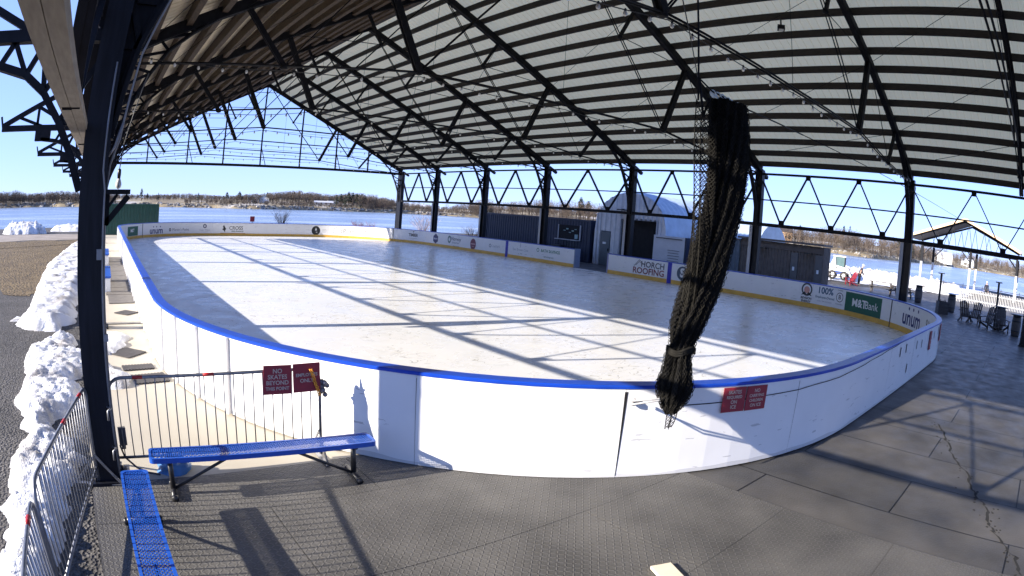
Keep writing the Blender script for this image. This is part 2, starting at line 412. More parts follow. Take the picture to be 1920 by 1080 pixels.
def water_mat():
    m = bpy.data.materials.new('river_water'); m.use_nodes = True
    t = m.node_tree; b = t.nodes['Principled BSDF']
    b.inputs['Base Color'].default_value = (0.10, 0.19, 0.31, 1); b.inputs['Roughness'].default_value = 0.2; b.inputs['Specular IOR Level'].default_value = 0.35
    pos = N(t, 'ShaderNodeNewGeometry').outputs['Position']
    def nz(sc, st):
        mp = N(t, 'ShaderNodeMapping'); mp.inputs['Scale'].default_value = st; t.links.new(pos, mp.inputs[0])
        n = N(t, 'ShaderNodeTexNoise'); n.inputs['Scale'].default_value = sc; n.inputs['Detail'].default_value = 5; t.links.new(mp.outputs[0], n.inputs['Vector']); return n.outputs['Fac']
    bp = N(t, 'ShaderNodeBump'); bp.inputs['Distance'].default_value = 0.22
    t.links.new(math_(t, 'ADD', nz(1.2, (1, 1.4, 1)), math_(t, 'MULTIPLY', nz(0.12, (1, 1, 1)), 2.0)), bp.inputs['Height'])
    t.links.new(bp.outputs[0], b.inputs['Normal'])
    # drifting skins of grey ice
    fl = N(t, 'ShaderNodeValToRGB'); fl.color_ramp.elements[0].position = 0.5; fl.color_ramp.elements[1].position = 0.62
    t.links.new(nz(0.02, (0.6, 2.4, 1)), fl.inputs[0])
    mx = N(t, 'ShaderNodeMixRGB'); mx.inputs[1].default_value = (0.15, 0.19, 0.24, 1); mx.inputs[2].default_value = (0.42, 0.45, 0.46, 1)
    t.links.new(math_(t, 'MULTIPLY', fl.outputs[0], 0.7), mx.inputs[0]); t.links.new(mx.outputs[0], b.inputs['Base Color'])
    return m
WATER = water_mat()
def shore_mat():
    m = bpy.data.materials.new('far_shore_ground'); m.use_nodes = True
    t = m.node_tree; b = t.nodes['Principled BSDF']; b.inputs['Roughness'].default_value = 1.0
    pos = N(t, 'ShaderNodeNewGeometry').outputs['Position']
    no = N(t, 'ShaderNodeTexNoise'); no.inputs['Scale'].default_value = 0.035; no.inputs['Detail'].default_value = 6; t.links.new(pos, no.inputs['Vector'])
    rp = N(t, 'ShaderNodeValToRGB'); e = rp.color_ramp.elements
    e[0].position = 0.4; e[0].color = (0.16, 0.125, 0.075, 1); e[1].position = 0.56; e[1].color = (0.25, 0.20, 0.115, 1)
    n = e.new(0.70); n.color = (0.5, 0.48, 0.46, 1)
    t.links.new(no.outputs['Fac'], rp.inputs[0]); t.links.new(rp.outputs[0], b.inputs['Base Color'])
    return m
SHORE = shore_mat()

# ------------------------------------------------------------------ setting: ground, water, far shore
def jag(pts, amp, step=.6, seed=0):
    out = []
    for i, (x0, y0) in enumerate(pts):
        x1, y1 = pts[(i + 1) % len(pts)]; d = math.hypot(x1 - x0, y1 - y0); n_ = max(1, min(160, int(d / step)))
        for k in range(n_):
            x, y = x0 + (x1 - x0) * k / n_, y0 + (y1 - y0) * k / n_
            a = amp * (noise.noise((x * .5, y * .5, seed)) + .6 * noise.noise((x * 1.9, y * 1.9, seed + 3)))
            b_ = amp * (noise.noise((x * .5, y * .5, seed + 7)) + .6 * noise.noise((x * 1.9, y * 1.9, seed + 9)))
            out.append((x + a, y + b_))
    return out
def sheet(name, pts, z, m, **kw):
    b = MB(); b.poly([(x, y, z) for x, y in pts]); o = b.build(name, m); o['kind'] = 'structure'; return o
bankline = [(-160, 40), (-60, 58), (-20, 62), (0, 64), (30, 66), (60, 60), (84, 40), (92, 15), (90, -10), (84, -60), (80, -120)]
sheet('ground', bankline + [(-160, -120)], -0.035, GRAVEL)
b = MB()
out = []
for i, (x, y) in enumerate(bankline):
    a = Vector(bankline[max(i - 1, 0)]); c = Vector(bankline[min(i + 1, len(bankline) - 1)])
    d = (c - a).normalized(); out.append((x - d.y * 5, y + d.x * 5))
n = len(bankline)
b.add([(x, y, -0.035) for x, y in bankline] + [(x, y, -1.4) for x, y in out], [(i, i + n, i + n + 1, i + 1) for i in range(n - 1)])
b.build('river_bank', BANK)['kind'] = 'structure'
sheet('river', [(-1500, -300), (1800, -900), (1800, 1800), (-1500, 1800)], -1.0, WATER)
sheet('lawn', jag([(-80, 18.5), (-30, 17.2), (-10, 16.8), (-4.5, 15.6), (-2.6, 13.6), (-1.9, 18), (-1.7, 41), (-10, 40.5), (-80, 39)], 1.1, .5), -0.020, LAWN)
sheet('dirt_track', jag([(-80, 39.3), (-10, 40.8), (-0.8, 41.3), (-0.8, 49), (-12, 50), (-80, 47)], .55, .6, 4), -0.016, DIRT)
sheet('walkway', [(-0.23, -0.16), (4.2, -0.16), (4.2, 10), (3.0, 47), (-0.23, 47)], -0.012, CONC)
sheet('deck', [(-0.23, -16), (60, -16), (58, 2), (44, 12), (46, 30), (26, 34), (26, -0.165), (-0.23, -0.165)], -0.008, DECK)

def lerp_tab(tab, a):
    for (a0, v0), (a1, v1) in zip(tab, tab[1:]):
        if a <= a1:
            f = max(0, (a - a0) / (a1 - a0)); return v0 + (v1 - v0) * f
    return tab[-1][1]
DTAB = [(-30, 520), (-12, 430), (-6, 425), (0, 390), (10, 372), (15, 360), (20, 405), (26, 455), (30, 480), (36, 490), (60, 440), (69, 402), (73, 372), (76, 450), (79, 600), (82, 740), (86, 830), (100, 900)]
ETAB = [(-30, 0.65), (-12, 0.65), (-10, 0.77), (-8, 0.5), (-5, 0.7), (-2, 0.5), (5, 0.45), (8, 0.6), (12, 0.45), (15, 0.7), (19, 1.1), (22, 0.85), (24, 1.1), (26, 1.0), (28, 0.75), (30, 0.4), (33, 0.3), (36, 0.95), (39, 1.3), (41, 1.6), (45, 1.9), (55, 1.55), (63, 1.1), (66, 1.5), (70, 1.9), (73, 1.6), (77, 1.55), (81, 1.1), (85, 1.2), (92, 1.0), (100, 0.95)]
def shore_h(az, off):
    """height of the far land 'off' metres behind the shoreline"""
    D = lerp_tab(DTAB, az); top = D * math.tan(rad(lerp_tab(ETAB, az))) + 3.86 - 1
    base = 1.6 * min(1, off / 4) + 1.6 * min(1, max(0, off - 4) / 25)
    up = max(0.5, top * 0.5) * min(1, max(0, off - 20) / 160) ** 1.2
    return -1 + base + up + 0.5 * noise.noise((az * 1.3, off * 0.03, 0))
def polar(az, d):
    return (CAM.x + d * math.sin(rad(az)), CAM.y + d * math.cos(rad(az)))
b = MB(); azs = [(-30 + i * 0.4) for i in range(326)]; offs = [-3, 0, 2, 5, 10, 18, 30, 50, 80, 120, 180, 260, 420]
vs = []
for az in azs:
    D = lerp_tab(DTAB, az) + 6 * noise.noise((az * 0.9, 3, 0)) + 2.5 * noise.noise((az * 4, 1, 0))
    for o_ in offs:
        x, y = polar(az, D + o_)
        vs.append((x, y, -1.4 if o_ < 0 else shore_h(az, o_)))
k = len(offs)
b.add(vs, [(i * k + j, i * k + j + 1, (i + 1) * k + j + 1, (i + 1) * k + j) for i in range(len(azs) - 1) for j in range(k - 1)], 0, True)
for az0 in range(-30, 100): pass
o = b.build('far_shore', [SHORE]); o['kind'] = 'structure'
# boulders along the far waterline
rnd = random.Random(4)
b = MB()
for i in range(900):
    az = rnd.uniform(-14, 93); D = lerp_tab(DTAB, az); off = rnd.uniform(0, 9)
    x, y = polar(az, D + off); r = rnd.uniform(0.5, 1.5); z = shore_h(az, off)
    vs = []
    for dz, rr in ((-0.6, 1.0), (0.35, 0.9), (0.8, 0.4)):
        for q in range(5):
            a = q * 1.2566 + rnd.uniform(-.4, .4); vs.append((x + r * rr * math.cos(a) * rnd.uniform(.7, 1.7), y + r * rr * math.sin(a), z + dz * r * rnd.uniform(.6, 1.1)))
    b.add(vs, [(j * 5 + q, j * 5 + (q + 1) % 5, j * 5 + 5 + (q + 1) % 5, j * 5 + 5 + q) for j in range(2) for q in range(5)] + [(10, 11, 12, 13, 14)])
tag(b.build('shore_rocks', ROCK), 'grey and pale boulders strewn along the far waterline', 'rocks', kind='stuff')
# ------------------------------------------------------------------ the rink pavilion
YS = [43.17, 36.91, 30.21, 23.59, 16.36, 8.10, 0.0, -5.75, -12.6]
PW, ZE, ZR = 27.0, 6.33, 12.79
SL = (ZR - ZE) / (PW / 2)
def zl(x): return ZR - SL * abs(x - PW / 2)
YA, YB = 43.9, -13.2        # roof ends
pav = thing('rink_pavilion', 'huge open black steel rink shelter with a pitched cream metal roof on trusses', 'pavilion')
# roof skins: ribbed sheets, one per slope
for side in (0, 1):
    prof = []
    y = YB; pitch = 0.32
    while y < YA:
        prof += [(y, 0), (y + 0.22, 0), (y + 0.24, 0.035), (y + 0.30, 0.035)]; y += pitch
    sgn = 1 if side else -1
    xe, xr_ = PW / 2 + sgn * (PW / 2 + 0.2), PW / 2 + sgn * 0.0
    b = MB(); vs = []
    for (yy, h) in prof:
        for xx in (xe, xr_):
            vs.append((xx, yy, zl(xx) + 0.30 + h))
    n = len(prof)
    b.add(vs, [(2 * i, 2 * i + 2, 2 * i + 3, 2 * i + 1) if side else (2 * i + 1, 2 * i + 3, 2 * i + 2, 2 * i) for i in range(n - 1)])
    # outer skin gives the sheet its thickness
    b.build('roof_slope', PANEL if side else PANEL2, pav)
    for k in range(16):
        tt = 0.048 + 0.0635 * k
        if k == 15: tt = 1.0
        xx = PW / 2 + sgn * PW / 2 * tt
        p = MB()
        if side: p.bar((xx, YB, zl(xx) + 0.165), (xx, YA, zl(xx) + 0.165), 0.11, 0.255)
        else: p.bar((xx, YB, zl(xx) + 0.07), (xx, YA, zl(xx) + 0.07), 0.16, 0.45)
        p.build('purlin', PURL if side else PURL2, pav)
# ridge beam and boards hung under the left slope near the ridge
p = MB(); p.bar((PW / 2, YB, ZR + 0.05), (PW / 2, YA, ZR + 0.05), 0.2, 0.3); p.build('ridge_beam', PURL, pav)

def X(side, d):   # d = distance from the ridge line
    return PW / 2 + (d if side else -d)
for i, y in enumerate(YS):
    t_ = MB()
    for side in (0, 1):
        a = (X(side, 0), y, ZR - 0.12); c = (X(side, 13.5), y, ZE - 0.12)
        for dy in (-0.085, 0.085):
            t_.bar((a[0], y + dy, a[2]), (c[0], y + dy, c[2]), 0.05, 0.30)
        t_.bar((a[0], y, a[2] - .13), (c[0], y, c[2] - .13), 0.24, 0.03)
    tr = t_.build('roof_truss', STEEL, pav)
    for side in (0, 1):
        N1, N2, N3 = (2.6, 9.66), (5.3, 6.6), (9.15, 6.22)
        for (d0, z0_), (d1, z1_), w in (((3.4, 11.0), N1, .11), ((6.7, 9.45), N2, .19), ((10.4, 7.75), N3, .13)):
            s = MB(); s.bar((X(side, d0), y - w * .34, z0_), (X(side, d1), y - w * .34, z1_), w * .3, w, up=(1, 0, 0))
            s.bar((X(side, d0), y + w * .34, z0_), (X(side, d1), y + w * .34, z1_), w * .3, w, up=(1, 0, 0))
            s.lathe((X(side, d1), y, z1_ - 0.09), [(0.03, 0), (0.10, 0.03), (0.10, 0.14), (0.03, 0.18)], 8)
            s.build('strut', STEEL, tr)
        r_ = MB()
        for dy in (-0.05, 0.05):
            r_.tube([(X(side, .3), y + dy, ZR - .35), (X(side, N1[0]), y + dy, N1[1]), (X(side, N2[0]), y + dy, N2[1])], 0.022, 5)
            r_.tube([(X(side, N2[0]), y + dy, N2[1]), (X(side, N3[0]), y + dy, N3[1]), (X(side, 13.2), y + dy, 6.0)], 0.026, 5)
        r_.tube([(X(side, N1[0]), y, N1[1]), (X(side, 6.7), y, 9.45)], 0.017, 4)
        r_.tube([(X(side, N3[0]), y, N3[1]), (X(side, 6.7), y, 9.45)], 0.017, 4)
        r_.build('tie_rod', STEEL, tr)
    r_ = MB()
    for dy in (-0.06, 0.06): r_.tube([(X(0, 5.3), y + dy, 6.6), (PW / 2, y + dy, 6.55), (X(1, 5.3), y + dy, 6.6)], 0.028, 5)
    r_.tube([(PW / 2, y, 6.55), (PW / 2, y, ZR - .3)], 0.008, 4)
    r_.build('tie_rod', STEEL, tr)
# sway rods between trusses
for i in range(1, 8):
    for side in (1, 0):
        for qa, qb in (((6.7, i - 1, 9.3), (3.4, i, 10.9)), ((10.4, i - 1, 7.6), (6.7, i, 9.3)), ((10.4, i, 7.6), (12.6, i - 1, 6.7))):
            p = MB(); p.tube([(X(side, qa[0]), YS[qa[1]], qa[2]), (X(side, qb[0]), YS[qb[1]], qb[2])], 0.011, 4); p.build('sway_rod', STEEL, pav)

CURVE = [(.15, 3.45), (.22, 3.9), (.32, 4.4), (.5, 4.88), (.69, 5.3), (.95, 5.8), (1.32, 6.35), (1.88, 6.84), (2.42, 7.22)]
def column(i, y, right):
    x0 = PW if right else 0.0
    sg = -1 if right else 1            # towards the inside
    c = MB()
    wide = 0.75 if i == 0 and right else (0.36 if right else 0.26)
    if i == 6 and not right: y -= .065
    for dy in (-wide / 2, wide / 2): c.box((x0, y + dy, 3.09), (0.29, 0.035, 6.18))
    c.box((x0, y, 3.09), (0.035 if wide < .5 else .25, wide - 0.04, 6.18))
    for z in (3.45, 4.75): c.box((x0, y, z), (0.27, wide - .04, 0.03))
    c.box((x0, y, 0.015), (0.46, wide + .16, 0.05))
    for dx in (-.17, .17):
        for dy in (-.2, .2): c.lathe((x0 + dx, y + dy * (wide / .36), .03), [(.018, 0), (.018, .05)], 6)
    if not right and i >= 6: c.box((x0 + .03, y - wide / 2 - .019, 2.6), (.10, .004, 5.0))
    co = c.build('column', STEELB, pav)
    # curved knee bracket
    k = MB()
    pts = [(x0 + sg * d, z) for d, z in CURVE]
    for (xa, za), (xb, zb) in zip(pts, pts[1:]):
        k.bar((xa, y, za), (xb, y, zb), 0.20, 0.05, up=(-sg, 0, .6))
        k.bar((xa + sg * -.02, y, za), (xb + sg * -.02, y, zb), 0.05, 0.1, up=(-sg, 0, .6))
    for (d, z), (d2, z2) in (((.32, 4.4), (.13, 4.4)), ((.32, 4.4), (.13, 4.9)), ((.5, 4.88), (.13, 4.9)), ((.69, 5.3), (.13, 4.9)), ((.69, 5.3), (.13, 5.4)), ((.95, 5.8), (.13, 5.4)), ((.95, 5.8), (.15, 6.0)), ((1.32, 6.35), (.2, 6.1)), ((1.32, 6.35), (1.05, 6.62)), ((1.88, 6.84), (1.05, 6.62)), ((1.88, 6.84), (1.75, 6.98))):
        k.bar((x0 + sg * d, y, z), (x0 + sg * d2, y, z2), 0.07, 0.05, up=(0, 1, 0))
    if not right and i >= 6:      # plated bracket on the near columns
        pl = [(x0 + .12, 3.5)] + [(x0 + d, z) for d, z in CURVE[1:6]] + [(x0 + .12, 6.1)]
        k.prism([(a, y + .02, z) for a, z in pl], (0, .03, 0))
    k.build('knee_bracket', STEEL, co)
    g = MB()
    if right:
        g.bar((x0 + .1, y, ZE - .15), (x0 + .75, y, ZE - .46), .16, .16)
    else:
        e = 2.93
        g.bar((x0 - e, y, 4.5), (x0 - .1, y, 4.5), .14, .13)
        g.bar((x0 - e, y, 4.55), (x0 - .1, y, 5.86), .12, .11)
        g.bar((x0 - 1.91, y, 4.5), (x0 - 1.91, y, 5.0), .07, .07, up=(0, 1, 0))
        g.bar((x0 - 2.45, y, 4.75), (x0 - 1.65, y, 4.5), .07, .07)
        g.bar((x0 - 1.91, y, 4.98), (x0 - .9, y, 4.5), .08, .08)
        g.bar((x0 - .95, y, 4.5), (x0 - .95, y, 5.45), .07, .07, up=(0, 1, 0))
        g.bar((x0 - .95, y, 5.4), (x0 - .15, y, 4.6), .08, .08)
        g.bar((x0 - e + .02, y, 4.5), (x0 - e - .06, y, 4.78), .05, .05, up=(0, 1, 0))
        g.box((x0 - 1.72, y, 4.33), (.42, .16, .26))
        cv = [(-1.75, 4.24), (-1.35, 4.2), (-.98, 4.1), (-.72, 3.92), (-.48, 3.62), (-.3, 3.3), (-.16, 2.95)]
        for (xa, za), (xb, zb) in zip(cv, cv[1:]): g.bar((x0 + xa, y, za), (x0 + xb, y, zb), .16, .08, up=(.3, 0, 1))
        for (xa, za), (xb, zb) in (((-1.35, 4.2), (-1.2, 4.45)), ((-1.2, 4.45), (-.98, 4.1)), ((-.98, 4.1), (-.8, 4.45)), ((-.72, 3.92), (-.8, 4.45)), ((-.72, 3.92), (-.35, 4.4)), ((-.48, 3.62), (-.13, 4.2)), ((-.48, 3.62), (-.13, 3.6))):
            g.bar((x0 + xa, y, za), (x0 + xb, y, zb), .06, .06)
    g.build('outrigger', STEEL, co)
    if right and 0 < i < 7:
        p = MB(); p.box((x0 - .15, y + .27, 1.72), (.03, .17, 3.44)); p.box((x0 - .02, y + .345, 1.72), (.24, .02, 3.44))
        p.build('pale_column_plate', LGREY, co)  # pale grey plate along the lower column edge
    return co
cols = {}
for i, y in enumerate(YS):
    cols[i, 1] = column(i, y if i != 7 else -6.5, True)
    cols[i, 0] = column(i, y if i != 7 else -6.62, False)
# pipework on the near left column
near = cols[6, 0]
p = MB()
p.tube([(.15, -.05, .1), (.155, -.05, 2.2), (.155, -.05, 3.0), (.17, -.12, 3.2), (.25, -.15, 3.45), (.36, -.15, 4.3), (.62, -.15, 5.1), (1.0, -.15, 5.85), (1.9, -.15, 6.9)], .014, 6)
p.tube([(.135, -.21, .1), (.135, -.21, 2.95), (.1, -.21, 3.15), (.1, -.21, 4.2)], .012, 6)
p.tube([(.14, -.16, 3.28), (.2, -.18, 3.36), (.27, -.18, 3.6)], .014, 6)
p.box((.155, -.21, 1.55), (.05, .05, .07)); p.box((.1, -.22, 2.35), (.06, .05, .1))
p.build('conduit', mat('grey_conduit', (.24, .24, .25), .45, .1, 6), near)
p = MB(); p.tube([(-.235, -.7, 3.86), (-.305, -.7, 4.27), (-.355, -.7, 4.7), (-.37, -.7, 5.95)], .032, 10); p.build('sunlit_web_pipe', WHITEP, near)  # white pipe added in place of a girder web lit by the sun
p = MB(); p.box((.28, -.1, 2.94), (.27, .22, .045)); p.bar((.155, -.1, 2.63), (.40, -.1, 2.90), .05, .06); p.bar((.17, -.1, 2.62), (.17, -.1, 2.92), .05, .05); p.bar((.17, -.1, 2.78), (.28, -.1, 2.92), .03, .03)
p.build('shelf_bracket', STEEL, near)
for z in (0.42, 0.85):
    p = MB(); p.tube([(-.16 + .25, -.2, z), (.14, -.26, z), (.10, -.28, z - .02), (.095, -.28, z - .12)], .012, 6); p.build('steel_hook', GALV, near)

def girder(x, seg, right):
    ya, yb = YS[seg], YS[seg + 1]
    if seg == 6 and not right: yb = -6.62
    if seg == 7 and not right: ya = -6.62
    if seg == 6 and right: yb = -6.5
    if seg == 7 and right: ya = -6.5
    n = 3 if seg in (4, 5) else 2
    g = MB()
    zb, zm, zt = 3.53, 4.73, 5.99
    off = 0.0 if right else 0.09
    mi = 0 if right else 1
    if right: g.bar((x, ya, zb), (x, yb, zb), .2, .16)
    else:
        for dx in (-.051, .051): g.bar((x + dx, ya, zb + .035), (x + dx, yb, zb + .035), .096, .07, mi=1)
    g.bar((x, ya, zt), (x, yb, zt), .1, .1)
    g.bar((x, ya, zm), (x, yb, zm), .06, .06)
    P = [0]
    w = MB()
    for k in range(n):
        f0, f1, f2 = k / n, (k + .5) / n, (k + 1) / n
        for fa, za, fb, zb_ in ((f0, zt, f1, zb), (f1, zb, f2, zt)):
            w.bar((x - .03, ya + (yb - ya) * fa, za), (x - .03, ya + (yb - ya) * fb, zb_), .05, .085, up=(1, 0, 0))
            w.bar((x + .04, ya + (yb - ya) * fa, za), (x + .04, ya + (yb - ya) * fb, zb_), .03, .085, up=(1, 0, 0))
        w.box((x, ya + (yb - ya) * f1, zb + .16), (.03, .30, .22))
        if k: w.box((x, ya + (yb - ya) * f0, zt - .12), (.03, .26, .18))
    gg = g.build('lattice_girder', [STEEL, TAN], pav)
    w.build('lattice_web', STEEL, gg)
for s in range(8):
    girder(PW, s, True); girder(-0.23, s, False)
# far gable frame
y = YS[0]
g = MB()
g.bar((0, y, 5.74), (PW, y, 5.98), .2, .2)
ge = g.build('gable_frame', STEEL, pav)
for xx in (3.5, 7.0, 10.15, 13.45, 17.0, 20.35, 23.5):
    w = MB(); w.bar((xx, y, 5.74 + xx * .009), (xx, y, zl(xx) - .1), .1, .11, up=(1, 0, 0))
    if xx in (7.0, 13.45, 20.35): w.bar((xx, y, 7.4), (xx + .5, y, 5.85), .05, .06, up=(0, 1, 0))
    w.build('gable_post', STEEL, ge)
w = MB(); w.tube([(2.2, y + .05, 7.2), (PW / 2, y + .05, 7.25), (24.8, y + .05, 7.2)], .012, 4); w.tube([(5.5, y + .05, 8.8), (21.5, y + .05, 8.8)], .012, 4); w.build('tie_rod', STEEL, ge)

# strings of bulbs slung under the trusses
bb = MB(); bb.lathe((0, 0, -.115), [(.012, 0), (.03, .015), (.038, .045), (.03, .075), (.018, .09)], 8, 0); bb.lathe((0, 0, -.03), [(.02, 0), (.022, .04), (.008, .06)], 6, 1)
bulb0 = bb.build('bulb', [BULB, BLACKP])
first = True
ordn = ['farthest', 'second farthest', 'third farthest', 'fourth farthest', 'fifth farthest', 'second nearest visible', 'nearest fully visible', 'end-truss']
for i in range(0, 7):
    y = YS[i] - .12
    pts = []
    way = [(-13.0, 6.15), (-9.15, 6.08), (-5.3, 6.45), (0, 6.38), (5.3, 6.45), (9.15, 6.08), (13.0, 6.15)]
    for (a, za), (c, zc) in zip(way, way[1:]):
        m_ = 6
        for k in range(m_):
            f = k / m_; pts.append((PW / 2 + a + (c - a) * f, y, za + (zc - za) * f - .10 * math.sin(math.pi * f)))
    pts.append((PW / 2 + 13.0, y, 6.15))
    st = thing('string_light', '%s string of small round bulbs slung under a roof truss tie' % ordn[i], 'string light', (0, 0, 0), 0, 'strings of bulbs under the roof trusses')
    w = MB(); w.tube(pts, .011, 4); w.build('cable', BLACKP, st)
    L = 0; nxt = .4; step = .62 if i >= 3 else 0.85
    for a, c in zip(pts, pts[1:]):
        a, c = Vector(a), Vector(c); d = (c - a).length
        while nxt <= L + d:
            q = a + (c - a) * ((nxt - L) / d); nxt += step
            o = bulb0 if first else bulb0.copy()
            if not first: COL.objects.link(o)
            first = False
            o.parent = st; o.location = q
        L += d
# lone big bulb by the near column
hb = thing('pendant_bulb', 'single large clear bulb hanging on a cord beside the near black column', 'bulb', (.285, .1, 3.16))
w = MB(); w.tube([(0, 0, 0), (.02, 0, .25), (.1, 0, .6), (.2, .0, 1.0)], .006, 5); w.build('cord', BLACKP, hb)
w = MB(); w.lathe((0, 0, -.085), [(.018, 0), (.022, .05), (.02, .09), (.008, .1)], 10); w.build('socket', BLACKP, hb)
w = MB(); w.lathe((0, 0, -.19), [(.006, 0), (.03, .018), (.036, .05), (.026, .085), (.018, .105)], 12); w.build('glass', mat('clear_bulb_glass', (.55, .55, .55), .1, .02, 5), hb)
# floodlight under the roof
fl = thing('floodlight', 'small square black floodlight fixed under the right roof slope', 'floodlight', (16.6, 1.45, 11.1), rad(30))
fl.location = (18.2, 2.6, 10.05)
w = MB(); w.box((0, 0, 0), (.34, .26, .14)); w.tube([(0, 0, .06), (0, 0, .34)], .03, 6); w.build('housing', BLACKP, fl)
w = MB(); w.box((0, 0, -.078), (.24, .17, .012)); w.build('lens', mat('pale_lens', (.7, .7, .68), .3, .02, 5), fl)
# ------------------------------------------------------------------ ice and dasher boards
BX0, BX1, BY0, BY1, BR = 1.25, 26.65, -3.28, 45.4, 8.5
_segs = [('l', (BX0 + BR, BY0), (1, 0), BX1 - BX0 - 2 * BR), ('a', (BX1 - BR, BY0 + BR), -90, BR * math.pi / 2), ('l', (BX1, BY0 + BR), (0, 1), BY1 - BY0 - 2 * BR), ('a', (BX1 - BR, BY1 - BR), 0, BR * math.pi / 2),
         ('l', (BX1 - BR, BY1), (-1, 0), BX1 - BX0 - 2 * BR), ('a', (BX0 + BR, BY1 - BR), 90, BR * math.pi / 2), ('l', (BX0, BY1 - BR), (0, -1), BY1 - BY0 - 2 * BR), ('a', (BX0 + BR, BY0 + BR), 180, BR * math.pi / 2)]
BLEN = sum(g[3] for g in _segs)
def bp_(s):
    """point and inward normal of the board line at run s (anticlockwise)"""
    s %= BLEN
    for g in _segs:
        if s <= g[3]:
            if g[0] == 'l':
                d = Vector(g[2]); return Vector(g[1]) + d * s, Vector((-d.y, d.x))
            a = rad(g[2]) + s / BR
            return Vector(g[1]) + Vector((math.cos(a), math.sin(a))) * BR, Vector((-math.cos(a), -math.sin(a)))
        s -= g[3]
def P3(s, off, z):
    p, n_ = bp_(s); q = p + n_ * off; return (q.x, q.y, z)
icep = [P3(BLEN * i / 260, 0.02, 0.0) for i in range(260)]
b = MB(); b.poly(icep); o = b.build('ice', ICE); o['kind'] = 'structure'
BH = 1.08; HT = 0.09
rink = thing('rink_boards', 'long oval of white rink boards with a blue top rail and yellow kick strip', 'rink boards')
def sweep(b, s0, s1, prof, mi=0, ds=0.35, smooth=False):
    n_ = max(2, int((s1 - s0) / ds) + 1); k = len(prof)
    vs = []
    for i in range(n_):
        s = s0 + (s1 - s0) * i / (n_ - 1)
        for off, z in prof: vs.append(P3(s, off, z))
    fs = [(i * k + j, i * k + (j + 1) % k, (i + 1) * k + (j + 1) % k, (i + 1) * k + j) for i in range(n_ - 1) for j in range(k)]
    fs += [tuple(range(k)), tuple(range(n_ * k - 1, (n_ - 1) * k - 1, -1))]
    return b.add(vs, fs, mi, smooth)
GAP0, GAP1 = 33.95, 36.7          # gate opening on the far right side
def runs(s0, s1):
    if s1 <= GAP0 or s0 >= GAP1: return [(s0, s1)]
    r_ = []
    if s0 < GAP0: r_.append((s0, GAP0))
    if s1 > GAP1: r_.append((GAP1, s1))
    return r_
# joints follow the photograph where one is visible
jo = [2.44, 4.9, 7.3, 9.7, 12.1, 15.97, 18.4, 20.9, 23.3, 25.7, 28.1, 29.5, 31.8, GAP0, GAP1, 39.8, 43.24, 45.7, 48.1, 50.6, 53.0, 55.4, 57.88, 60.3, 62.7, 65.2, 67.6, 70.0, 72.5, 74.9, 77.3, 79.8, 82.36, 84.8, 87.2, 89.6, 92.1, 94.5, 97, 99.4, 101.8, 104.3, 106.7, 109.1, 111.6, 114, 116.4, 118.9, 121.3, 124.2, 126.65, 128.92, 131.6, BLEN + 2.44]
rs = random.Random(9)
for s0, s1 in zip(jo, jo[1:]):
    if s0 == GAP0: continue
    b = MB()
    g_ = 0.0025
    lean = rs.uniform(-.006, .006)
    sweep(b, s0 + g_, s1 - g_, [(-HT + lean, 0.012), (-HT + lean, BH), (HT - .004, BH), (HT - .004, 0.0)])
    b.build('board_panel', WHITEB, rink)
for s0, s1 in ((-0.0, 15.93), (16.01, 29.35), (29.65, GAP0), (GAP1, 43.1), (43.35, 57.85), (57.9, 82.33), (82.39, BLEN - .001)):
    b = MB(); sweep(b, s0, s1, [(HT, 0.0), (HT, .205), (HT + .012, .195), (HT + .012, 0.0)], 0); b.build('kick_strip', YELLOW, rink)
for s0, s1 in ((0, GAP0), (GAP1, BLEN / 2), (BLEN / 2 + .004, 101.1), (101.13, 112.55), (112.6, BLEN - .004)):
    b = MB(); sweep(b, s0, s1, [(-HT - .015, BH + .004), (-HT - .015, BH + .03), (-HT, BH + .042), (HT, BH + .042), (HT + .015, BH + .03), (HT + .015, BH + .004)], 0); b.build('top_rail', BLUECAP, rink)
for s0 in (29.5, 43.24):     # blue gate jambs
    b = MB(); sweep(b, s0 - .13, s0 + .13, [(HT + .002, 0.0), (HT + .002, BH), (HT + .016, BH), (HT + .016, 0)], 0); b.build('blue_joint_strip', mat('royal_blue_strip', (.02, .02, .38), .45, .08, 3), rink)
for s0 in (15.97, 57.88, 82.36):
    b = MB(); sweep(b, s0 - .035, s0 + .035, [(HT + .002, 0.0), (HT + .002, BH), (HT + .008, BH), (HT + .008, 0)], 0); b.build('joint_cover', BLACKP, rink)
b = MB(); sweep(b, GAP1 - .06, GAP1 + .02, [(-HT - .25, 0.0), (-HT - .25, BH + .06), (HT + .02, BH + .06), (HT + .02, 0)], 0); b.build('gate_post', mat('grey_blue_post', (.16, .2, .3), .5, .1, 4), rink)
b = MB(); sweep(b, GAP0 - .02, GAP0 + .06, [(-HT - .08, 0.0), (-HT - .08, BH + .06), (HT + .02, BH + .06), (HT + .02, 0)], 0); b.build('gate_post', mat('white_blue_post', (.3, .3, .5), .5, .1, 4), rink)
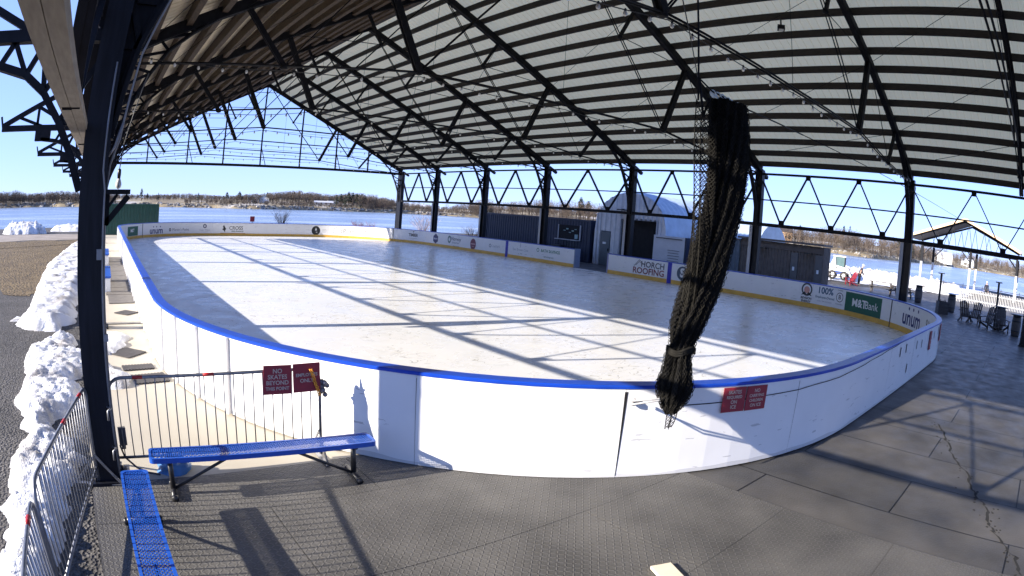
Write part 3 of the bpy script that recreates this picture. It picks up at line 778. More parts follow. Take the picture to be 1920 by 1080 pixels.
# wavy plastic skins, open seams and clips on the near outside face
for s0, w_ in ((128.92, .012), (126.65, .002), (131.6, .003), (2.44, .003), (4.9, .004), (124.2, .002)):
    b = MB(); b.add([P3(s0 - w_ * .3, -HT - .009, .03), P3(s0 + w_ * .3, -HT - .009, .03), P3(s0 + w_ * 2, -HT - .009, BH - .03), P3(s0 - w_, -HT - .009, BH - .03)], [(0, 1, 2, 3)]); b.build('open_seam', BLACKP, rink)
for s0, z in ((3.3, .78), (3.9, .80), (4.3, .3), (5.2, .74), (5.9, .7), (7.9, .74), (8.6, .8)):
    b = MB(); b.add([P3(s0, -HT - .012, z), P3(s0 + .07, -HT - .012, z), P3(s0 + .07, -HT - .012, z + .2), P3(s0, -HT - .012, z + .2)], [(0, 1, 2, 3)]); b.build('dark_clip', BLACKP, rink)
for k in range(44):
    s0 = 88.5 + k * .84
    if s0 < 124: b = MB(); sweep(b, s0, s0 + .05, [(-HT - .05, 0.02), (-HT - .05, BH), (-HT - .007, BH), (-HT - .007, 0.02)], 0); b.build('frame_stud', WHITEP, rink)
# thin guy wire along the near face
b = MB(); b.tube([P3(129.6 + k * .4, -HT - .017, 0.88 + .012 * k - .006 * (k % 3)) for k in range(20)], .006, 4); b.build('guy_wire', STEEL, rink)

# ---- lettering, bent to the boards
def text_geo(s, size, bold=0.0, align='CENTER', wscale=1.0):
    cu = bpy.data.curves.new('t', 'FONT'); cu.body = s; cu.size = size; cu.align_x = align; cu.align_y = 'CENTER'
    cu.offset = bold; cu.resolution_u = 3
    o = bpy.data.objects.new('t', cu); COL.objects.link(o)
    me = bpy.data.meshes.new_from_object(o.evaluated_get(bpy.context.evaluated_depsgraph_get()))
    vs = [(v.co.x * wscale, v.co.y) for v in me.vertices]; fs = [tuple(p.vertices) for p in me.polygons]
    bpy.data.objects.remove(o); bpy.data.curves.remove(cu); bpy.data.meshes.remove(me)
    return vs, fs
def disc2(cx, cz, r, r0=0, n=24, rz=1.0):
    if r0 == 0:
        return [(cx + r * math.cos(2 * math.pi * i / n), cz + rz * r * math.sin(2 * math.pi * i / n)) for i in range(n)], [tuple(range(n))]
    v = []
    for i in range(n):
        a = 2 * math.pi * i / n
        v += [(cx + r * math.cos(a), cz + r * rz * math.sin(a)), (cx + r0 * math.cos(a), cz + r0 * rz * math.sin(a))]
    return v, [(2 * i, (2 * i + 2) % (2 * n), (2 * i + 3) % (2 * n), 2 * i + 1) for i in range(n)]
def rect2(x0, z0_, x1, z1_, n=8):
    v = []
    for i in range(n + 1):
        x = x0 + (x1 - x0) * i / n; v += [(x, z0_), (x, z1_)]
    return v, [(2 * i, 2 * i + 2, 2 * i + 3, 2 * i + 1) for i in range(n)]
_inks = {}
def ink(col, rough=.5):
    k = tuple(col)
    if k not in _inks: _inks[k] = mat('printed_ink', col, rough, .05, 6)
    return _inks[k]
class Sign:
    """flat artwork in (x right, z up) metres, several inks, laid 3 mm apart"""
    def __init__(self): self.it = []
    def put(self, g, col, lay=0): self.it.append((g, col, lay)); return self
    def text(self, s, size, x, z, col, bold=0.0, lay=1, wscale=1.0):
        v, f = text_geo(s, size, bold, wscale=wscale)
        return self.put(([(a + x, c + z) for a, c in v], f), col, lay)
    def on_boards(self, name, s0, z0_, inside=True, label=None):
        xs = [x for (v, f), c, l in self.it for x, z in v]; zs = [z for (v, f), c, l in self.it for x, z in v]
        x0, x1 = min(xs) - .12, max(xs) + .12; zlo, zhi = max(.215, z0_ + min(zs) - .05), min(BH - .01, z0_ + max(zs) + .05)
        b = MB(); v, f = rect2(x0, zlo, x1, zhi, max(2, int((x1 - x0) / .2)))
        P_ = lambda x, z, off: P3(s0 - x if inside else s0 + x, off, z)
        b.add([P_(x, z, HT + .002) for x, z in v], f)
        ban = b.build('sponsor_banner', WHITEB, rink)
        if label: ban['label'] = label
        for (v, f), col, lay in self.it:
            b = MB(); b.add([P_(x, z0_ + z, HT + .005 + .003 * lay) for x, z in v], f)
            b.build('lettering' if len(v) > 60 else 'emblem', ink(col), ban)
        return ban
NV = (.015, .02, .13); BK = (.012, .012, .014); GN = (.005, .10, .055); GY = (.35, .36, .38); WH = (.75, .75, .75)
def unum(sc=1.0):
    s = Sign(); s.text('unum', .70 * sc, 0, .02 * sc, NV, .016 * sc, 0)
    for dx in (-.32, .05, .50): s.put(disc2(dx * sc, .335 * sc, .055 * sc), NV, 0)
    return s
unum().on_boards('sponsor_print', 80.6, .46)
unum(1.15).on_boards('sponsor_print', 14.1, .56)
Sign().put(rect2(-.95, -.36, .95, .34), GN).text('M&T', .34, 0, .02, WH, .006, 1).on_boards('sponsor_print', 84.0, .58)
def martin(sc=1):
    return Sign().text("Martin's Point", .30 * sc, .1 * sc, 0, (.12, .12, .14), 0, 0).put(disc2(-.98 * sc, 0, .11 * sc, .05 * sc, 14, 1.2), BK).text('HEALTH CARE', .09 * sc, .3 * sc, -.24 * sc, GY, 0, 0)
martin().on_boards('sponsor_print', 78.05, .52)
martin(.85).on_boards('sponsor_print', 11.5, .72)
Sign().put(disc2(0, .2, .17, .08), (.05, .05, .12)).text('Clear Water', .2, 0, -.12, GY, 0, 0).on_boards('sponsor_print', 75.6, .6)
s = Sign().text('CROSS', .42, .28, .1, BK, .004, 0).text('INSURANCE', .15, .42, -.17, (.03, .08, .06), .004, 0, 1.35).put(rect2(-1.15, -.36, 1.15, -.31), (.35, .13, .05))
s.put(([(-.85, .36), (-.7, .12), (-.62, .0), (-.72, -.05), (-.72, -.26), (-.83, -.12), (-1.0, .0), (-.86, .1), (-.95, .2)], [tuple(range(9))]), BK)
s.on_boards('sponsor_print', 73.0, .55)
Sign().put(disc2(0, 0, .40, 0, 28), BK).put(([(-.1, .02), (.1, .02), (0, .28)], [(0, 1, 2)]), WH, 1).put(rect2(-.01, -.04, .01, .03, 1), WH, 1).text('PINE', .14, 0, -.15, WH, .003, 1).put(rect2(-.95, .04, -.55, .06, 2), GY).put(rect2(.55, .12, .95, .14, 2), GY).put(rect2(.55, 0, 1.0, .02, 2), GY).put(rect2(.55, -.12, .95, -.10, 2), GY).on_boards('sponsor_print', 65.2, .56)
s = Sign().text('cPort', .58, .1, 0, (.16, .15, .16), 0, 0)
for k in range(7):
    a = .5 + k * .8; s.put(([( -.95 + .1 * math.cos(a), .05 + .12 * math.sin(a)), (-.95 + .27 * math.cos(a), .05 + .3 * math.sin(a)), (-.95 + .27 * math.cos(a + .22), .05 + .3 * math.sin(a + .22))], [(0, 1, 2)]), (.25, .3, .35))
s.on_boards('sponsor_print', 62.4, .58)
Sign().text('Independence Bank', .26, 0, 0, (.13, .04, .05), .004, 0).on_boards('sponsor_print', 59.9, .66)
Sign().text('TIMBER', .34, 0, .06, BK, .012, 0).put(rect2(-.5, -.22, .5, -.19, 4), GY).put(([(0, .28), (.09, .4), (-.09, .4)], [(0, 1, 2)]), BK).on_boards('sponsor_print', 55.6, .6)
Sign().put(([(-.36, -.2), (0, -.4), (.36, -.2), (.36, .2), (0, .4), (-.36, .2)], [tuple(range(6))]), (.012, .02, .12)).put(rect2(-.3, -.1, .3, .1, 2), (.03, .06, .22), 1).text('Shipyard', .16, 0, 0, WH, .003, 2).on_boards('sponsor_print', 52.4, .6)
Sign().text('Norway', .40, .15, .13, (.06, .07, .12), .006, 0).text('Savings Bank', .2, .1, -.15, (.2, .22, .26), .002, 0).put(disc2(-.78, .06, .24, .13, 20, 1.2), (.07, .16, .14)).text('norwaysavings.bank', .11, .2, -.38, (.2, .2, .22), 0, 0).on_boards('sponsor_print', 49.6, .62)
Sign().put(disc2(0, 0, .36, 0, 26, 1.12), (.14, .012, .035)).put(rect2(-.3, -.03, .3, .06, 2), (.5, .3, .32), 1).text('CRAFT', .12, 0, -.18, (.6, .4, .42), 0, 1).on_boards('sponsor_print', 47.2, .55)
Sign().text('Chalmers', .24, .1, 0, GY, 0, 0).put(disc2(-.52, .02, .13, .07, 12), (.25, .27, .32)).on_boards('sponsor_print', 44.6, .6)
Sign().text('East Brown Cow', .23, 0, .02, (.3, .34, .38), 0, 0).put(rect2(-.02, .2, .02, .48, 1), (.3, .33, .38)).text('est. 1983', .12, 0, -.24, (.2, .2, .22), 0, 0).on_boards('sponsor_print', 41.8, .58)
Sign().text('BATH SAVINGS', .26, .12, 0, (.03, .18, .10), .006, 0).put(disc2(-1.05, .02, .14, .09, 6), (.03, .18, .1)).text('bathsavings.bank', .14, 0, -.36, (.15, .22, .2), .002, 0).on_boards('sponsor_print', 39.0, .74)
s = Sign().text('HORCH', .44, .28, .17, (.045, .04, .06), .008, 0, 1.05).text('ROOFING', .46, 0, -.2, (.17, .015, .03), .01, 0, 1.08)
for o_ in (0, .12):
    s.put(([(-1.05 + o_, .05 + o_ * .4), (-.68, .42 - o_ * .8), (-.3 - o_, .17 + o_ * .2), (-.3 - o_, .13 + o_ * .2), (-.68, .36 - o_ * .8), (-1.02 + o_, 0 + o_ * .4)], [(0, 1, 4, 5), (1, 2, 3, 4)]), (.3, .3, .32))
s.on_boards('sponsor_print', 30.95, .62)
Sign().put(disc2(0, 0, .36, 0, 26), (.06, .09, .13)).text('S', .62, 0, 0, WH, .03, 1).text('SUNSET', .2, .85, .05, (.06, .09, .13), .004, 0).on_boards('sponsor_print', 28.65, .62)
s = Sign().put(disc2(0, .08, .30, .22, 24), (.05, .05, .06)).put(disc2(0, .06, .16, 0, 20), (.6, .3, .24)).put(([(-.3, -.2), (-.12, -.02), (0, -.14), (.12, -.02), (.3, -.2)], [(0, 1, 2), (2, 3, 4)]), BK, 1).text('REVISION', .14, 0, -.32, BK, .005, 0).text('ENERGY', .14, 0, -.46, BK, .005, 0)
s.on_boards('sponsor_print', 21.35, .72)
Sign().text('100%', .40, 0, .13, (.02, .09, .17), .01, 0, 1.05).text('Employee-Owned', .15, 0, -.16, (.03, .1, .16), .002, 0).text('solar for everyone', .11, 0, -.33, GY, 0, 0).put(rect2(-.72, -.3, -.715, .35, 1), GY).on_boards('sponsor_print', 20.3, .72)
Sign().put(disc2(0, .02, .21, .18, 22), BK).text('B', .28, 0, .02, BK, .004, 0).text('Certified', .085, 0, .32, BK, 0, 0).text('Corporation', .085, 0, -.28, BK, 0, 0).on_boards('sponsor_print', 19.45, .68)
Sign().put(rect2(-1.2, -.42, 1.2, .42, 10), GN).text('M&T', .46, -.32, 0, WH, .012, 1).text('Bank', .46, .5, 0, WH, 0, 1).on_boards('sponsor_print', 17.9, .60)

def placard(lines, w, h, txt=.075, thick=.008):
    """returns builder: maroon board with pale lettering, in x-z plane facing -y"""
    b = MB(); b.box((0, 0, 0), (w, thick, h), mi=0)
    t = MB(); z = h / 2 - h / (len(lines) + 1)
    for ln, sz in lines:
        v, f = text_geo(ln, sz, .0015)
        t.add([(x, -thick / 2 - .003, zz + z) for x, zz in v], f); z -= h / (len(lines) + 1)
    return b, t
def place_placard(label, lines, w, h, loc, rz, ry=0.0):
    r_ = thing('warning_sign', label, 'sign', loc, rz)
    r_.rotation_euler.y = ry
    b, t = placard(lines, w, h)
    b.build('sign_plate', RED, r_); t.build('lettering', REDTXT, r_)
    return r_
def outer(s, z, off=.02):
    p, n_ = bp_(s); q = p - n_ * (HT + off); return (q.x, q.y, z), math.atan2(n_.y, n_.x) - math.pi / 2
loc, rz = outer(130.36, .915, .03)
place_placard('maroon SKATES REQUIRED ON ICE sign on the outside of the white boards', [('SKATES', .062), ('REQUIRED', .052), ('ON', .064), ('ICE', .064)], .355, .31, loc, rz)
loc, rz = outer(130.73, .912, .03)
place_placard('maroon NO CARRYING CHILDREN ON ICE sign on the white boards', [('NO', .062), ('CARRYING', .052), ('CHILDREN', .05), ('ON ICE', .058)], .35, .31, loc, rz)
loc, rz = outer(9.2, .80, .03)
place_placard('larger maroon sign far along the shaded outside of the boards', [('SKATES', .1), ('REQUIRED', .085), ('ON', .1), ('ICE', .1)], .55, .5, loc, rz)
loc, rz = outer(7.2, .76, .03)
place_placard('narrow maroon sign seen edge on along the shaded boards', [('NO', .09), ('CHILDREN', .05), ('ON ICE', .06)], .3, .5, loc, rz)
# ------------------------------------------------------------------ foreground
# tread mats laid on the deck
rs = random.Random(2)
rows = [(-.18, -1.09), (-1.09, -2.53), (-2.53, -3.98), (-3.98, -5.42), (-5.42, -6.9), (-6.9, -8.4)]
k_ = 0
for ri, (ya, yb) in enumerate(rows):
    x = -0.22; first_w = [1.25, 1.85, .95, 1.5, 1.2, 1.7][ri]
    while x < 5.6:
        w_ = first_w if x < 0 else 1.83
        x1 = min(x + w_, 6.12) if x + w_ < 5.6 else 6.12
        b = MB(); g_ = .005
        b.box(((x + x1) / 2 + rs.uniform(-.002, .002), (ya + yb) / 2, -.001 + rs.uniform(0, .0012)), (x1 - x - g_, abs(yb - ya) - g_, .012), rs.uniform(-.002, .002))
        tag(b.build('rubber_mat', TREAD), 'black diamond-tread rubber mat laid edge to edge before the boards', 'floor mat', 'rubber mats tiling the deck')
        x = x1
# the long crack with crumbs across the smooth deck mats
b = MB()
cr = [(11.4, -4.9), (10.78, -5.12), (9.81, -5.46), (8.97, -5.91), (8.35, -6.08), (7.9, -6.42), (7.4, -6.52), (7.11, -6.64), (6.6, -7.04), (6.1, -7.2)]
rc = random.Random(5); pp = []
for (x0, y0), (x1, y1) in zip(cr, cr[1:]):
    for q in range(7):
        f = q / 7; pp.append((x0 + (x1 - x0) * f + rc.uniform(-.035, .035), y0 + (y1 - y0) * f + rc.uniform(-.035, .035)))
vs = []
for (x, y) in pp:
    w_ = rc.uniform(.016, .034); vs += [(x - w_ * .6, y - w_, -.0045), (x + w_ * .6, y + w_, -.0045)]
b.add(vs, [(2 * i, 2 * i + 2, 2 * i + 3, 2 * i + 1) for i in range(len(pp) - 1)])
for _ in range(60):
    x, y = rc.choice(pp); x += rc.gauss(0, .14); y += rc.gauss(0, .14); r = rc.uniform(.006, .02)
    b.lathe((x, y, -.007), [(r * 1.3, 0), (r, .0035), (r * .3, .0045)], 5)
tag(b.build('deck_crack', mat('crack_black', (.012, .012, .012), .9, .2, 9)), 'ragged black crack and crumbs across the smooth deck mats', 'crack', kind='stuff')
# stack edge of pale board lying at the bottom of the view
b = MB(); b.box((4.02, -3.93, .03), (.20, .40, .03), rad(-24))
tag(b.build('board_offcut', mat('pale_board', (.7, .62, .48), .7, .08, 5)), 'pale board offcut lying on the black mats at the bottom edge', 'board')

# ---- mesh benches
def lattice(b, L, Wd, z, cell=.036, bar=.0085, mi=0, th=.004):
    hx, hy = L / 2, Wd / 2
    n_ = int((L + Wd) / (cell * 1.25))
    for sgn in (1, -1):
        for i in range(n_ + 1):
            c = -hx - hy + i * cell * 1.25
            # line x = c + hy + sgn*1.25*y  clipped to the rectangle
            pts = []
            y0, y1 = -hy, hy
            x0, x1 = c + hy + sgn * 1.25 * y0, c + hy + sgn * 1.25 * y1
            if x0 > x1: x0, x1, y0, y1 = x1, x0, y1, y0
            if x1 < -hx or x0 > hx: continue
            dx = x1 - x0
            fa = max(0, (-hx - x0) / dx); fb = min(1, (hx - x0) / dx)
            p = (x0 + dx * fa, y0 + (y1 - y0) * fa, z); q = (x0 + dx * fb, y0 + (y1 - y0) * fb, z)
            b.bar(p, q, bar, th, mi)
def bench(label, loc, rz, L=2.46, Wd=.29):
    t = thing('mesh_bench', label, 'bench', loc, rz, 'blue mesh benches beside the boards')
    b = MB(); lattice(b, L - .05, Wd - .04, .445)
    b.build('seat_mesh', BLUEBENCH, t)
    b = MB(); hx, hy, r = L / 2, Wd / 2, .05
    rim = []
    for cx, cy, a0 in ((hx - r, hy - r, 0), (-hx + r, hy - r, 90), (-hx + r, -hy + r, 180), (hx - r, -hy + r, 270)):
        for q in range(5):
            a = rad(a0 + q * 22.5); rim.append((cx + r * math.cos(a), cy + r * math.sin(a)))
    n = len(rim)
    vs = []
    for sc, z in ((.0, .452), (.0, .40), (-.012, .395), (-.028, .44), (-.028, .452)):
        for x, y in rim:
            nx, ny = x / hx, y / hy
            vs.append((x + sc * (1 if x > 0 else -1), y + sc * (1 if y > 0 else -1), z))
    fs = [(j * n + i, j * n + (i + 1) % n, (j + 1) * n + (i + 1) % n, (j + 1) * n + i) for j in range(4) for i in range(n)]
    fs += [(4 * n + i, 4 * n + (i + 1) % n, (i + 1) % n, i) for i in range(n)]
    b.add(vs, fs); b.build('seat_rim', BLUEBENCH, t)
    for s in (-1, 1):
        b = MB(); x = s * (L / 2 - .22)
        b.tube([(x, 0, .05), (x, 0, .40)], .03, 10)
        b.tube([(x, -.17, .04), (x, .17, .04)], .033, 10)
        for e in (-1, 1): b.tube([(x, e * .165, .035), (x, e * .2, .03)], .038, 10)
        b.box((x, 0, .395), (.07, Wd - .06, .012)); b.tube([(x, -.1, .385), (x, .1, .385)], .022, 8)
        b.build('leg', BLACKP, t)
        b = MB(); b.tube([(x - s * .02, 0, .06), (s * .32, 0, .392)], .017, 8); b.build('brace', BLACKP, t)
    return t
bench('long blue perforated bench on black legs in front of the crowd barrier', (1.715, -.63, .005), rad(-4.4))
bench('blue perforated bench end-on in the bottom left corner', (.27, -2.13, .005), rad(89.2))

# ---- crowd barriers
def barrier(label, A, B, H=1.08, nb=21, mesh_top=True, foot=True):
    A, B = Vector((*A, 0)), Vector((*B, 0)); d = B - A; L = d.length
    t = thing('crowd_barrier', label, 'barrier', A, math.atan2(d.y, d.x), 'steel crowd barriers by the near column')
    b = MB(); r = .16
    pts = [(0, 0, .05), (0, 0, H - r)] + [(r - r * math.cos(rad(a)), 0, H - r + r * math.sin(rad(a))) for a in (22, 45, 68, 90)] + [(L - r + r * math.sin(rad(a)), 0, H - r + r * math.cos(rad(a))) for a in (0, 22, 45, 68, 90)] + [(L, 0, .05)]
    b.tube(pts, .019, 8); b.tube([(0, 0, .2), (L, 0, .2)], .017, 8)
    b.build('frame', GALV, t)
    for k in range(nb):
        x = L * (k + 1) / (nb + 1)
        zt = H
        if x < r: zt = H - r + math.sqrt(max(0, r * r - (r - x) ** 2))
        if L - x < r: zt = H - r + math.sqrt(max(0, r * r - (r - L + x) ** 2))
        b = MB(); b.tube([(x, 0, .2), (x, 0, zt)], .0075, 6); b.build('upright', GALV, t)
    if foot:
        for x in (.02, L - .02):
            b = MB(); b.bar((x, -.3, .02), (x, .3, .02), .05, .012); b.bar((x, -.28, .025), (x, 0, .34), .03, .012, up=(1, 0, 0)); b.bar((x, .28, .025), (x, 0, .34), .03, .012, up=(1, 0, 0)); b.build('foot', GALV, t)
    b = MB(); b.tube([(.30, 0, H), (.42, 0, H)], .0205, 8); b.tube([(L * .45, 0, H), (L * .5, 0, H)], .0205, 8)
    b.build('red_band', mat('red_reflective_tape', (.4, .02, .02), .4, .1, 9), t)
    return t
barrier('steel crowd barrier across the walkway carrying two maroon signs', (.125, .02), (2.6, -.07))
barrier('steel crowd barrier running back along the snow beside the near column', (-.13, -.2), (-.58, -2.45))
barrier('steel crowd barrier in the bottom left corner, cut off by the frame', (-.57, -2.62), (-.62, -5.0))
place_placard('maroon NO SKATES BEYOND THIS POINT sign hung on the crowd barrier', [('NO', .07), ('SKATES', .068), ('BEYOND', .066), ('THIS POINT', .052)], .325, .325, (2.085, -.085, .985), rad(-2), rad(1))
place_placard('maroon EMPLOYEES ONLY sign hung on the end of the crowd barrier', [('', .05), ('EMPLOYEES', .05), ('ONLY', .06), ('', .05)], .32, .325, (2.43, -.098, .99), rad(-2), rad(-1))
b = MB()
for q in range(3):
    b.tube([(2.47 + .02 * math.sin(k * 1.7 + q * 2) + k * .012, -.125 - .008 * math.cos(k * 2 + q), 1.09 - k * .035) for k in range(10)], .006, 5)
tag(b.build('orange_rope', ORANGE), 'frayed orange rope hanging over the EMPLOYEES ONLY sign', 'rope')
b = MB()
rr = random.Random(3)
for q in range(9):
    c = Vector((2.64, -.1, .86)) + Vector((rr.uniform(-.03, .05), rr.uniform(-.04, .04), rr.uniform(-.1, .09)))
    b.lathe(c - Vector((0, 0, .03)), [(.008, 0), (.03, .015), (.034, .035), (.01, .06)], 7)
tag(b.build('chain_knot', mat('dull_chain', (.2, .19, .2), .5, .3, 20, metal=.6)), 'bunched grey chain knotted on the end post of the crowd barrier', 'chain')
# blue tarp bundle and grey bag
def blob(name, m, c, s, seed, amp=.25, n=14):
    b = MB(); vs = []; rings = 9
    for i in range(rings):
        ph = math.pi / 2 * i / (rings - 1)
        for k in range(n):
            a = 2 * math.pi * k / n
            v = Vector((math.cos(a) * math.cos(ph), math.sin(a) * math.cos(ph), math.sin(ph)))
            f = 1 + amp * noise.noise(v * 1.9 + Vector((seed, 0, 0))) + amp * .6 * noise.noise(v * 5 + Vector((0, seed, 0)))
            vs.append((c[0] + v.x * s[0] * f, c[1] + v.y * s[1] * f, c[2] + v.z * s[2] * f))
    b.add(vs, [(i * n + k, i * n + (k + 1) % n, (i + 1) * n + (k + 1) % n, (i + 1) * n + k) for i in range(rings - 1) for k in range(n)], 0, True)
    return b.build(name, m)
tag(blob('tarp_bundle', BLUETARP, (.80, .03, -.01), (.22, .15, .17), 3, .4), 'crumpled blue tarpaulin bundle on the concrete behind the long bench', 'tarp')
b = MB(); b.box((.235, .08, .42), (.09, .05, .20), rad(8)); b.box((.235, .08, .30), (.05, .03, .05), rad(8))
tag(b.build('canvas_pouch', GREYM), 'small dark grey pouch tied to the barrier beside the near column', 'pouch')
b = MB(); b.tube([(.19, .05, .33), (.23, .02, .2), (.36, .04, .06), (.48, .0, .012), (.62, -.08, .012)], .012, 6)
tag(b.build('strap', GREYM), 'dark strap trailing from the pouch onto the concrete', 'strap')

# ---- hanging net bundle
nety = -2.75
rows_ = [(4.30, 5.60, 6.20), (4.13, 5.62, 6.26), (3.92, 5.63, 6.31), (3.63, 5.63, 6.32), (3.34, 5.61, 6.25), (3.06, 5.58, 6.17), (2.78, 5.50, 6.07), (2.5, 5.37, 5.96), (2.28, 5.27, 5.85), (2.15, 5.22, 5.77), (1.95, 5.17, 5.66), (1.80, 5.17, 5.57), (1.72, 5.21, 5.50), (1.64, 5.15, 5.50), (1.57, 5.13, 5.46), (1.48, 5.10, 5.52), (1.36, 5.07, 5.56), (1.24, 5.08, 5.58), (1.14, 5.12, 5.52), (1.04, 5.17, 5.42), (.96, 5.24, 5.34)]
def net_lr(z):
    for (z0_, l0, r0), (z1_, l1, r1) in zip(rows_, rows_[1:]):
        if z >= z1_:
            f = (z0_ - z) / (z0_ - z1_); return l0 + (l1 - l0) * f, r0 + (r1 - r0) * f
    return rows_[-1][1:]
net = thing('hanging_net', 'tall black safety net gathered into a twisted bundle and tied above the boards', 'net', (0, 0, 0))
NZ0, NZ1 = 4.30, .97
def net_pt(a, z, grow=0.0):
    l, r = net_lr(z); cx, hw = (l + r) / 2, (r - l) / 2
    tw = (4.3 - z) * .55
    pl = 1 + .13 * math.sin(15 * (a + tw)) + .06 * math.sin(31 * (a + tw * 1.3)) + (.10 if z > 1.75 else .45) * noise.noise((math.cos(a) * 2, math.sin(a) * 2, z * (1.6 if z > 1.75 else 4)))
    dep = min(.17, hw * .62)
    return Vector((cx + math.cos(a) * (hw * pl * .90 + grow), nety + math.sin(a) * (dep * pl + grow), z + .03 * noise.noise((a, z * 3, 2))))
b = MB(); na, nz = 90, 90; vs = []
for i in range(nz + 1):
    z = NZ0 + (NZ1 - NZ0) * i / nz
    for k in range(na): vs.append(net_pt(2 * math.pi * k / na, z, -.015))
b.add(vs, [(i * na + k, i * na + (k + 1) % na, (i + 1) * na + (k + 1) % na, (i + 1) * na + k) for i in range(nz) for k in range(na)] + [tuple(range(na))], 0, True)
b.build('net_folds', NETCORE, net)
b = MB(); nh = 48; tn = math.pi * 2 / nh
for sg in (1, -1):
    for k in range(nh):
        pts = []
        for i in range(131):
            z = NZ0 + (NZ1 - NZ0) * i / 130
            pts.append(net_pt(k * tn + sg * i * tn / 2.0, z, .004))
        b.tube(pts,   .003, 3, cap=False, smooth=False)
b.build('net_mesh', NET, net)
# loose curtains of mesh at both sides of the bundle
def curtain(fl, fr, z0_, z1_, y, cell=.05, r=.0042, sag=.05):
    b = MB(); nv = int((z0_ - z1_) / cell)
    w0 = max(abs(fr(z) - fl(z)) for z in (z0_, (z0_ + z1_) / 2, z1_)); nu = max(3, int(w0 / cell * 1.5))
    def P(u, i):
        z = z0_ + (z1_ - z0_) * i / nv; l, q = fl(z), fr(z); f = u / nu
        return (l + (q - l) * f, y + sag * math.sin(f * 9 + z * 2.0), z + .012 * math.sin(f * 17 + z * 5))
    for k in range(-nv, nu + nv):
        for sg in (1, -1):
            pts = []
            for i in range(nv + 1):
                u = (k + sg * i) if sg > 0 else (k - i + 0)
                u = k + (i if sg > 0 else -i)
                if 0 <= u <= nu: pts.append(P(u, i))
            if len(pts) > 1: b.tube(pts, r, 3, cap=False, smooth=False)
    for u in (0, nu): b.tube([P(u, i) for i in range(nv + 1)], r * 1.5, 3, cap=False)
    return b
curtain(lambda z: 5.30 - .015 * (4 - z) - .03 * max(0, 3 - z), lambda z: net_lr(z)[0] + .08, 4.2, 1.75, nety - .02).build('net_fringe', NET, net)
curtain(lambda z: 5.35 - .015 * (4 - z) - .03 * max(0, 3 - z), lambda z: net_lr(z)[0] + .1, 4.0, 1.95, nety - .06, .045).build('net_fringe', NET, net)
curtain(lambda z: net_lr(z)[1] - .1, lambda z: net_lr(z)[1] + .07 - .02 * abs(3.2 - z), 3.75, 1.95, nety + .02).build('net_fringe', NET, net)
curtain(lambda z: 5.19 + .03 * (1.2 - z), lambda z: 5.19 + .03 * (1.2 - z) + .14 * math.sqrt(max(.02, 1 - ((1.05 - z) / .24) ** 2)), 1.15, .83, nety - .04, .034, .0035, sag=.02).build('net_fringe', NET, net)
b = MB()
rr = random.Random(8)
for k in range(15):
    f = k / 14; c = Vector((5.57 + .64 * f, nety + rr.uniform(-.03, .03), 4.32 - .02 * f))
    b.tube([c + Vector((.018 * math.cos(a) , .03 * math.sin(a), .04 * math.sin(a + .6) + .02)) for a in [q * .7 for q in range(10)]], .008, 5)
b.build('hanging_rings', mat('white_rings', (.7, .78, .8), .4, .06, 9), net)
b = MB()
for k in range(3): b.tube([Vector((5.33 + .19 * math.cos(a), nety + .12 * math.sin(a), 1.63 + .02 * k + .02 * math.sin(3 * a))) for a in [q * .33 for q in range(20)]], .016, 6)
b.build('tie', NET, net)
b = MB()
pl, _n = bp_(129.0); hk = Vector((pl.x - _n.x * .12, pl.y - _n.y * .12, .95))
for dz in (0, .02): b.tube([(5.06, nety, 1.17 - dz), (4.98, nety + .3, 1.08 - dz * 2), tuple(hk + Vector((.02, -.1, .0 + dz)))], .011, 6)
b.lathe(hk - Vector((0, .02, .05)), [(.01, 0), (.035, .02), (.035, .06), (.01, .09)], 8)
b.build('tie_rope', mat('grey_rope', (.35, .35, .36), .7, .15, 20), net)
b = MB()
b.tube([(5.30, nety, 4.2), (5.29, nety, 4.9), (5.25, nety, 7.6)], .012, 6); b.tube([(5.52, nety, 4.27), (5.4, nety, 4.05), (5.31, nety, 4.45)], .016, 6)
b.tube([(5.28, nety, 4.45), (5.56, nety, 4.36), (6.22, nety, 4.33), (8.0, nety, 4.35)], .010, 5)
b.tube([(8.0, nety, 4.35), (26.9, nety + .2, 4.75)], .007, 5); b.tube([(5.28, nety, 4.45), (.15, -5.9, 4.55)], .005, 5)
b.build('support_cable', STEEL, net)

